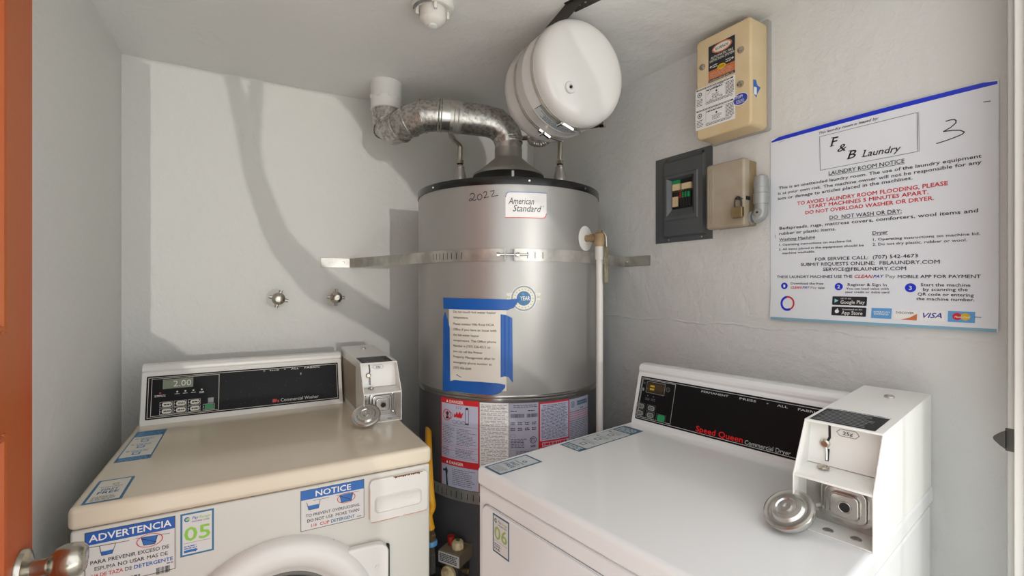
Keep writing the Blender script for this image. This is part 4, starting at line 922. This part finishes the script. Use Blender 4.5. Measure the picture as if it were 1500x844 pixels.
# smoke detector
P = Vector((-.207, 1.222, H0)); t = thing('smoke_detector', 'round white smoke detector on the ceiling', 'smoke detector', P)
b = MB(); b.lathe([(.0555, 0), (.0565, -.004), (.0545, -.012), (.049, -.018), (.044, -.019), (.042, -.015), (.03, -.014)], (0, 0, 0), (0, 0, 1), M['plastic_white'], 48); b.build('base', t)
b = MB(); b.lathe([(.0335, -.012), (.034, -.034), (.033, -.043), (.028, -.050), (.020, -.056), (.0125, -.058), (0, -.058)], (0, 0, 0), (0, 0, 1), M['plastic_white'], 48); b.build('sensor_housing', t, ang=28)
b = MB(); b.lathe([(.0115, -.056), (.0125, -.061), (.010, -.0625), (0, -.0625)], (0, -.002, 0), (0, 0, 1), M['ceiling_paint'], 28); b.build('test_button', t)
b = MB()
for k in range(4): a_ = R(20 + 90*k); c = Vector((.040*math.cos(a_), .040*math.sin(a_), -.024)); b.box(c.x-.004, c.x+.004, c.y-.004, c.y+.004, -.034, -.012, M['plastic_white'])
b.pieces('guard_tab', t, bevel=.002)
b = MB()
for k in range(26):
    a_ = R(-165 + k*3.2); 
    for r2 in (.044, .047, .050): b.box(r2*math.cos(a_)-.0006, r2*math.cos(a_)+.0006, r2*math.sin(a_)-.0006, r2*math.sin(a_)+.0006, -.0205, -.0165, M['print_n'])
b.build('sounder_grille', t)['kind'] = 'stuff'

# ------------------------------------------------------------------ things on the right wall
def wt(name, label, cat, s0, z0):
    p = CORNER + Vector((math.sin(R(32)), -math.cos(R(32)), 0))*s0 + Vector((0, 0, z0)); return thing(name, label, cat, p, RR), (s0, 0, z0)
# fire detection control box
t, o_ = wt('fire_alarm_box', 'cream metal fire detection control box on right wall, under the ceiling', 'control box', 1.047, 1.735)
b = MB(); b.prism(rr(.958, 1.136, 1.738, 2.040, .008), -.012, -.0005, 'y', M['trim_paint']); b.build('back_plate', t, off=o_)
b = MB(); b.prism(rr(.963, 1.131, 1.740, 2.028, .012), -.088, -.010, 'y', M['box_cream']); b.build('cover', t, off=o_, bevel=.007, seg=4)
yf = -.088; q = Print(planeY(yf)); x0, x1, zb, zt = 1.004, 1.0865, 1.893, 1.998
q.rect(x0, x1, zb, zt, 'k', 0); q.poly(circ(1.0465, 1.982, .031, .0145), 'o', 1); q.poly(circ(1.0465, 1.982, .0265, .0108), 'p', 2); q.text('KORNOS', 1.026, 1.978, 1.067, .0075, 'k', 'bi', l=3)
q.text('AUTOMATIC FIRE', 1.012, 1.9585, 1.080, .0062, 'p', 'B', l=2); q.text('DETECTION SYSTEM', 1.009, 1.9495, 1.083, .0062, 'p', 'B', l=2)
for xx, sg in ((1.008, 1), (1.083, -1)): q.poly([(xx, 1.937), (xx+sg*.005, 1.941), (xx+sg*.005, 1.933)][::sg], 'p', 2); q.rect(min(xx+sg*.004, xx+sg*.009), max(xx+sg*.004, xx+sg*.009), 1.9358, 1.9382, 'p', 2)
q.greek(1.018, 1.034, 1.931, 1.942, 2, 'p', 2, .4, 0, .006); q.greek(1.058, 1.074, 1.931, 1.942, 2, 'p', 2, .4, 0, .006)
q.rect(x0, x1, 1.901, 1.9265, 'o', 1); q.greek(x0+.006, x1-.006, 1.904, 1.921, 5, 'p', 2, .16, .1, .012); q.poly(circ(1.0455, 1.9275, .013, .0075), 'y', 3); q.greek(1.0365, 1.0545, 1.924, 1.931, 2, 'z', 4, .4, .1, .004)
q.text('DAVIDSON DEVICE MFG. CO.', x0+.004, 1.8948, x1-.004, .0042, 'p', 'b', l=2); q.frame(x0, x1, zb, zt, .0007, 'p', 2)
q.build('system_label', t, off=o_)['label'] = 'black and orange system label'
q = Print(planeY(yf)); x0, x1 = .962, 1.0865
q.rect(x0, x1, 1.769, 1.8885, 'w', 1)
for zt2 in (1.8885, 1.8275):
    q.rect(x0+.003, x1-.006, zt2-.0065, zt2-.0025, 'k', 2); q.greek(x0+.008, x1-.012, zt2-.0058, zt2-.0032, 1, 'w', 3, .5, 0, .006)
    q.ring(x0+.014, zt2-.019, .0055, .0075, 'k', 2); q.disc(x0+.014, zt2-.019, .003, 'n', 2); q.frame(x0+.034, x0+.095, zt2-.046, zt2-.010, .0005, 'k', 2); q.disc(x0+.068, zt2-.0235, .0028, 'k', 3)
    q.greek(x0+.054, x0+.084, zt2-.042, zt2-.028, 4, 'k', 2, .4, .3, .004); q.greek(x0+.004, x0+.026, zt2-.052, zt2-.030, 5, 'k', 2, .4, .3, .004); q.greek(x0+.034, x1-.004, zt2-.054, zt2-.047, 2, 'k', 2, .5, .1, .004); q.greek(x0+.097, x1-.003, zt2-.046, zt2-.010, 9, 'k', 2, .5, .1, .004); q.greek(x0+.036, x0+.09, zt2-.0165, zt2-.0115, 1, 'k', 2, .6, .1, .006)
q.line([(x0+.040, 1.862), (x0+.052, 1.874), (x0+.062, 1.879), (x0+.070, 1.876), (x0+.068, 1.871), (x0+.078, 1.880), (x0+.090, 1.881)], .0011, 'k', 3)
q.line([(x0+.045, 1.842), (x0+.049, 1.847), (x0+.051, 1.841), (x0+.056, 1.846)], .001, 'k', 3); q.line([(x0+.064, 1.844), (x0+.067, 1.849), (x0+.069, 1.843)], .001, 'k', 3); q.line([(x0+.078, 1.846), (x0+.083, 1.850), (x0+.082, 1.844), (x0+.087, 1.848)], .001, 'k', 3)
q.build('inspection_tags', t, off=o_)['label'] = 'pair of white inspection tags with handwriting'
q = Print(planeY(yf)); q.poly(circ(1.101, 1.8165, .0215, .0165), 'w', 0); q.poly(circ(1.101, 1.8165, .0202, .0152), 'd', 1); q.text('STOP!', 1.0835, 1.8195, 1.1075, .0075, 'w', 'B', l=2); q.greek(1.089, 1.115, 1.805, 1.816, 3, 'w', 2, .35, .2, .005); q.build('stop_sticker', t, off=o_)['label'] = 'blue oval STOP sticker'
for x, z in ((.9855, 1.9475), (1.1028, 1.9475), (1.1020, 1.8565)):
    b = MB(); b.lathe([(.009, 0), (.009, .002), (.0075, .005), (.004, .006), (.0035, .0045), (0, .0045)], (x, yf, z), (0, -1, 0), M['nickel'], 20); b.build('cover_screw', t, off=o_)
q = Print(lambda y, z, h: (1.131+h, y, z)); q.poly([(-.078, 1.823), (-.064, 1.815), (-.060, 1.826), (-.044, 1.846), (-.060, 1.849), (-.066, 1.862), (-.079, 1.860)], 'b', 0); q.rect(-.076, -.063, 1.822, 1.842, 'w', 1); q.build('side_sticker', t, off=o_)['label'] = 'scrap of blue and white sticker'

# open breaker panel
t, o_ = wt('breaker_panel', 'dark grey electrical breaker panel without its door, on the right wall', 'electrical panel', .847, 1.46)
pg = M['panel_grey']; b = MB()
X0, X1, Z0, Z1 = .740, .957, 1.4595, 1.7445; a0, a1, c0_, c1_ = .809, .887, 1.567, 1.662
for r4 in ((X0, X1, Z0, c0_), (X0, X1, c1_, Z1), (X0, a0, c0_, c1_), (a1, X1, c0_, c1_)): b.box(r4[0], r4[1], -.003, -.0003, r4[2], r4[3], pg)
b.build('trim_plate', t, off=o_, smooth=False)
def framering(b, A, ya, B, yb, m):   # A, B: (x0,x1,z0,z1) loops joined by a sloping ring
    P = lambda r, y: [(r[0], y, r[2]), (r[1], y, r[2]), (r[1], y, r[3]), (r[0], y, r[3])]
    b.add(P(A, ya) + P(B, yb), [(i, (i+1) % 4, 4+(i+1) % 4, 4+i) for i in range(4)], m)
b = MB(); framering(b, (.778, .936, 1.475, 1.728), -.003, (.783, .931, 1.480, 1.723), -.0135, pg); framering(b, (.783, .931, 1.480, 1.723), -.0135, (.787, .915, 1.528, 1.680), -.0135, pg)
framering(b, (.787, .915, 1.528, 1.680), -.0135, (.791, .911, 1.532, 1.676), -.017, pg); framering(b, (.791, .911, 1.532, 1.676), -.017, (.797, .901, 1.544, 1.668), -.0165, pg); framering(b, (.797, .901, 1.544, 1.668), -.0165, (.809, .887, 1.567, 1.662), -.004, pg); framering(b, (.809, .887, 1.567, 1.662), -.004, (.809, .887, 1.567, 1.662), -.0005, pg)
b.build('raised_cover', t, off=o_, ang=25, bevel=.0012, seg=2)
b = MB(); b.box(a0-.002, a1+.002, -.0012, -.0004, c0_-.002, c1_+.002, M['breaker_black']); b.build('inner_back', t, off=o_)
b = MB(); b.box(.8135, .842, -.0085, -.001, 1.6275, 1.648, M['box_cream']); b.box(.850, .884, -.0085, -.001, 1.627, 1.646, M['box_cream']); b.pieces('circuit_card', t, off=o_)
b = MB(); b.box(.8135, .842, -.0088, -.001, 1.648, 1.6600, M['green_key']); b.build('teal_tag', t, off=o_)
for i, (xa, xb, m, hm) in enumerate(((.815, .839, 'breaker_black', 'box_cream'), (.8425, .851, 'breaker_black', 'cap_red'), (.853, .861, 'breaker_black', 'green_key'), (.863, .8715, 'breaker_black', 'green_key'), (.8735, .8835, 'breaker_black', 'green_key'))):
    b = MB(); b.box(xa, xb, -.0085, -.001, 1.572, 1.621, M[m]); br = b.build('breaker', t, off=o_, bevel=.0006)
    b = MB(); b.box(xa+.0015, xb-.0015, -.012, -.0075, 1.600 if i else 1.574, 1.617 if i else 1.606, M[hm]); b.build('breaker_toggle', br, off=o_)
b = MB()
for k in range(8): b.box(.814+k*.0088, .8165+k*.0088, -.0095, -.001, 1.6215, 1.6265, M['brass'])
b.pieces('terminal', t, off=o_)
for x, z, m in ((.785, 1.735, 'rust'), (.926, 1.733, 'black_rubber'), (.795, 1.4685, 'nickel'), (.921, 1.4685, 'nickel')):
    b = MB(); b.lathe([(.0042, 0), (.004, .0015), (.001, .002), (0, .0012)], (x, -.003, z), (0, -1, 0), M[m], 14); b.build('panel_screw', t, off=o_)

# disconnect box, its padlock and the conduit elbow
t, o_ = wt('disconnect_box', 'taupe metal disconnect box between the breaker panel and the grey conduit', 'electrical box', 1.038, 1.48)
b = MB(); b.box(.984, 1.0955, -.040, -.0003, 1.4825, 1.6625, M['box_tan']); b.build('box_body', t, off=o_, bevel=.004)
b = MB(); b.prism(rr(.979, 1.098, 1.479, 1.666, .008), -.065, -.036, 'y', M['box_taupe']); lid = b.build('box_lid', t, off=o_, bevel=.008, seg=4)
b = MB()
for x in (.9905, .9965, 1.0025): b.prism(rr(x-.0016, x+.0016, 1.494, 1.651, .0015, 3), -.0668, -.064, 'y', M['box_taupe'])
b.pieces('pressed_rib', lid, off=o_, ang=60)
b = MB(); b.box(1.0985, 1.100, -.058, -.040, 1.55, 1.56, M['black_rubber']); b.box(1.078, 1.094, -.079, -.064, 1.5515, 1.5535, M['dark_steel']); b.build('hasp', t, off=o_)
t2, o2 = wt('padlock', 'small brass padlock hanging on the taupe disconnect box', 'padlock', 1.085, 1.50)
b = MB(); b.prism(rr(1.070, 1.100, 1.501, 1.530, .003), -.081, -.068, 'y', M['brass']); b.build('lock_body', t2, off=o2, bevel=.0015)
b = MB(); b.tube(curve([(1.076, -.0745, 1.528), (1.076, -.0745, 1.545), (1.080, -.0745, 1.555), (1.086, -.0745, 1.558), (1.092, -.0745, 1.553), (1.095, -.0745, 1.543), (1.095, -.0745, 1.528)], 6), .0022, M['dark_steel'], 10); b.build('shackle', t2, off=o2)
t, o_ = wt('conduit_elbow', 'grey conduit elbow fitting on the right side of the disconnect box', 'conduit', 1.124, 1.49)
b = MB(); m = M['conduit']; cx, yy = 1.1265, -.034
b.lathe([(.0185, 0), (.0195, .004), (.0195, .028), (.0175, .030), (.0175, .045), (.0185, .046), (.0185, .064), (.0165, .070), (.0165, .074), (.010, .078), (0, .0785)], (cx, yy, 1.536), (0, 0, 1), m, 28)
b.tube(curve([(cx, yy, 1.542), (cx, yy, 1.518), (cx-.004, yy, 1.505), (cx-.016, yy, 1.500)], 6), [.0165]*19, m, 20)
b.build('conduit_body', t, off=o_, ang=40)
b = MB(); b.tube([(1.0975, yy, 1.503), (1.106, yy, 1.503)], .0185, m, 8); b.build('lock_nut', t, off=o_)
b = MB(); b.lathe([(.011, 0), (.011, .003), (.009, .004), (0, .004)], (cx+.001, yy-.0165, 1.512), (0, -1, 0), m, 20); b.lathe([(.003, .004), (.003, .006), (0, .006)], (cx+.001, yy-.0165, 1.512), (0, -1, 0), M['dark_steel'], 10); b.build('cover_screw', t, off=o_)

# laundry notice
t, o_ = wt('notice_board', 'large white laundry room notice with blue edges on the right wall', 'notice', 1.137+.217, 1.228)
ox, oz = 1.137, 1.228
b = MB()
N = 24
def bow(x, z): e = max(0, (.10 - z)/.10); g = max(0, (z-.40)/.085); mid = math.sin(math.pi*min(1, max(0, x/.435))); return .0025 + .012*e*e*(.4+.6*mid) + .010*g*g*mid
def pmap(x, z, h): return (ox+x, -(bow(x, z)+h), oz+z)
vs = []; xs = [-.002 + .439*i/N for i in range(N+1)]; zs = [-.003 + .488*j/N for j in range(N+1)]
for x in xs:
    for z in zs: vs.append(pmap(x, z, 0))
for x in xs:
    for z in zs: p = pmap(x, z, -.0012); vs.append(p)
n1 = N+1; f = []
for i in range(N):
    for j in range(N):
        a_ = i*n1+j; f.append((a_, a_+n1, a_+n1+1, a_+1)); a_ += n1*n1; f.append((a_, a_+1, a_+n1+1, a_+n1))
for i in range(N):
    for (p, q_) in ((i*n1, (i+1)*n1), ((i+1)*n1+N, i*n1+N), ):
        f.append((p, p+n1*n1, q_+n1*n1, q_))
for j in range(N):
    for (p, q_) in ((j+1, j), (N*n1+j, N*n1+j+1)): f.append((p, p+n1*n1, q_+n1*n1, q_))
mat('poster_white', 'dfe1e5', .3)
b.add(vs, f, M['poster_white']); b.build('board', t, off=o_)
q = Print(pmap, .02)
for s_, x0, z0, x1, z1, cap, c, st in POSTER: q.text(s_, x0, z0, x1, cap, c, st, z1=z1, l=3)
N2 = 22
for k in range(N2):
    a_ = .435*k/N2; e_ = .435*(k+1)/N2; q.poly([(a_, .4755), (e_, .4755), (e_, .4848 if k < N2-1 else .481), (a_, .4848 if k > 0 else .479)], 'u', 1)
    q.poly([(a_, -.0028), (e_, -.0028), (e_, .0035), (a_, .0035)], 'q', 1)
for x, z, w_ in ((.1455, .428, .009), (.1495, .4475, .006), (.1815, .389, .008), (.1855, .4072, .006), (.2125, .387, .008), (.2165, .4008, .005)): q.line([(x-.0015, z+.0006), (x+w_-.0015, z+.0006)], .0012, 'k', 3)
q.line([(.122, .458), (.314, .458), (.314, .375), (.122, .375)], .0014, 'g', 1, True)
q.line([(.3165, .458), (.3165, .374)], .0008, 'g', 1)
q.line([(.36, .426), (.367, .4265), (.373, .4255), (.3755, .4225), (.375, .418), (.367, .411), (.356, .406), (.37, .4045), (.382, .401), (.388, .396), (.385, .3925), (.377, .390), (.36, .386), (.345, .384)], .0019, 'k', 2)
q.line([(.416, .447), (.4255, .4455)], .0014, 'k', 2); q.line([(.021, .470), (.036, .473)], .0007, 'n', 2); q.line([(.404, .025), (.413, .0245)], .0010, 'k', 3); q.line([(.0105, .225), (.011, .215)], .0008, 'k', 2)
for x, z, r_, w_ in ((.0345, .087, .0085, 1), (.163, .085, .0088, 1), (.3015, .0825, .0098, 1)): q.disc(x, z, r_, 'u', 2, r_)
q.ring(.044, .041, .0135, .0175, 'r', 2, a0=-70, a1=110, rz=1.1); q.ring(.0435, .041, .0125, .0180, 'u', 2, a0=100, a1=300, rz=1.1)
q.poly(rr(.150, .222, .0405, .0615, .002), 'k', 1); q.poly(rr(.150, .222, .0155, .0365, .002), 'k', 1)
q.poly([(.155, .046), (.1635, .051), (.155, .056)], 'c', 2); q.disc(.1615, .0255, .0045, 'w', 2); q.disc(.1625, .0315, .0012, 'w', 2)
q.rect(.232, .270, .0135, .0365, 'a', 1); q.rect(.274, .3145, .013, .034, 'w', 1); q.poly([(.286, .013), (.3145, .013), (.3145, .027), (.302, .018)], 'o', 2)
q.rect(.319, .359, .0135, .0345, 'w', 1); q.rect(.364, .4045, .0130, .0350, 'a', 1); q.disc(.378, .0245, .0072, 'r', 2); q.disc(.3905, .0245, .0072, 'y', 2)
q.build('lettering', t, off=o_)
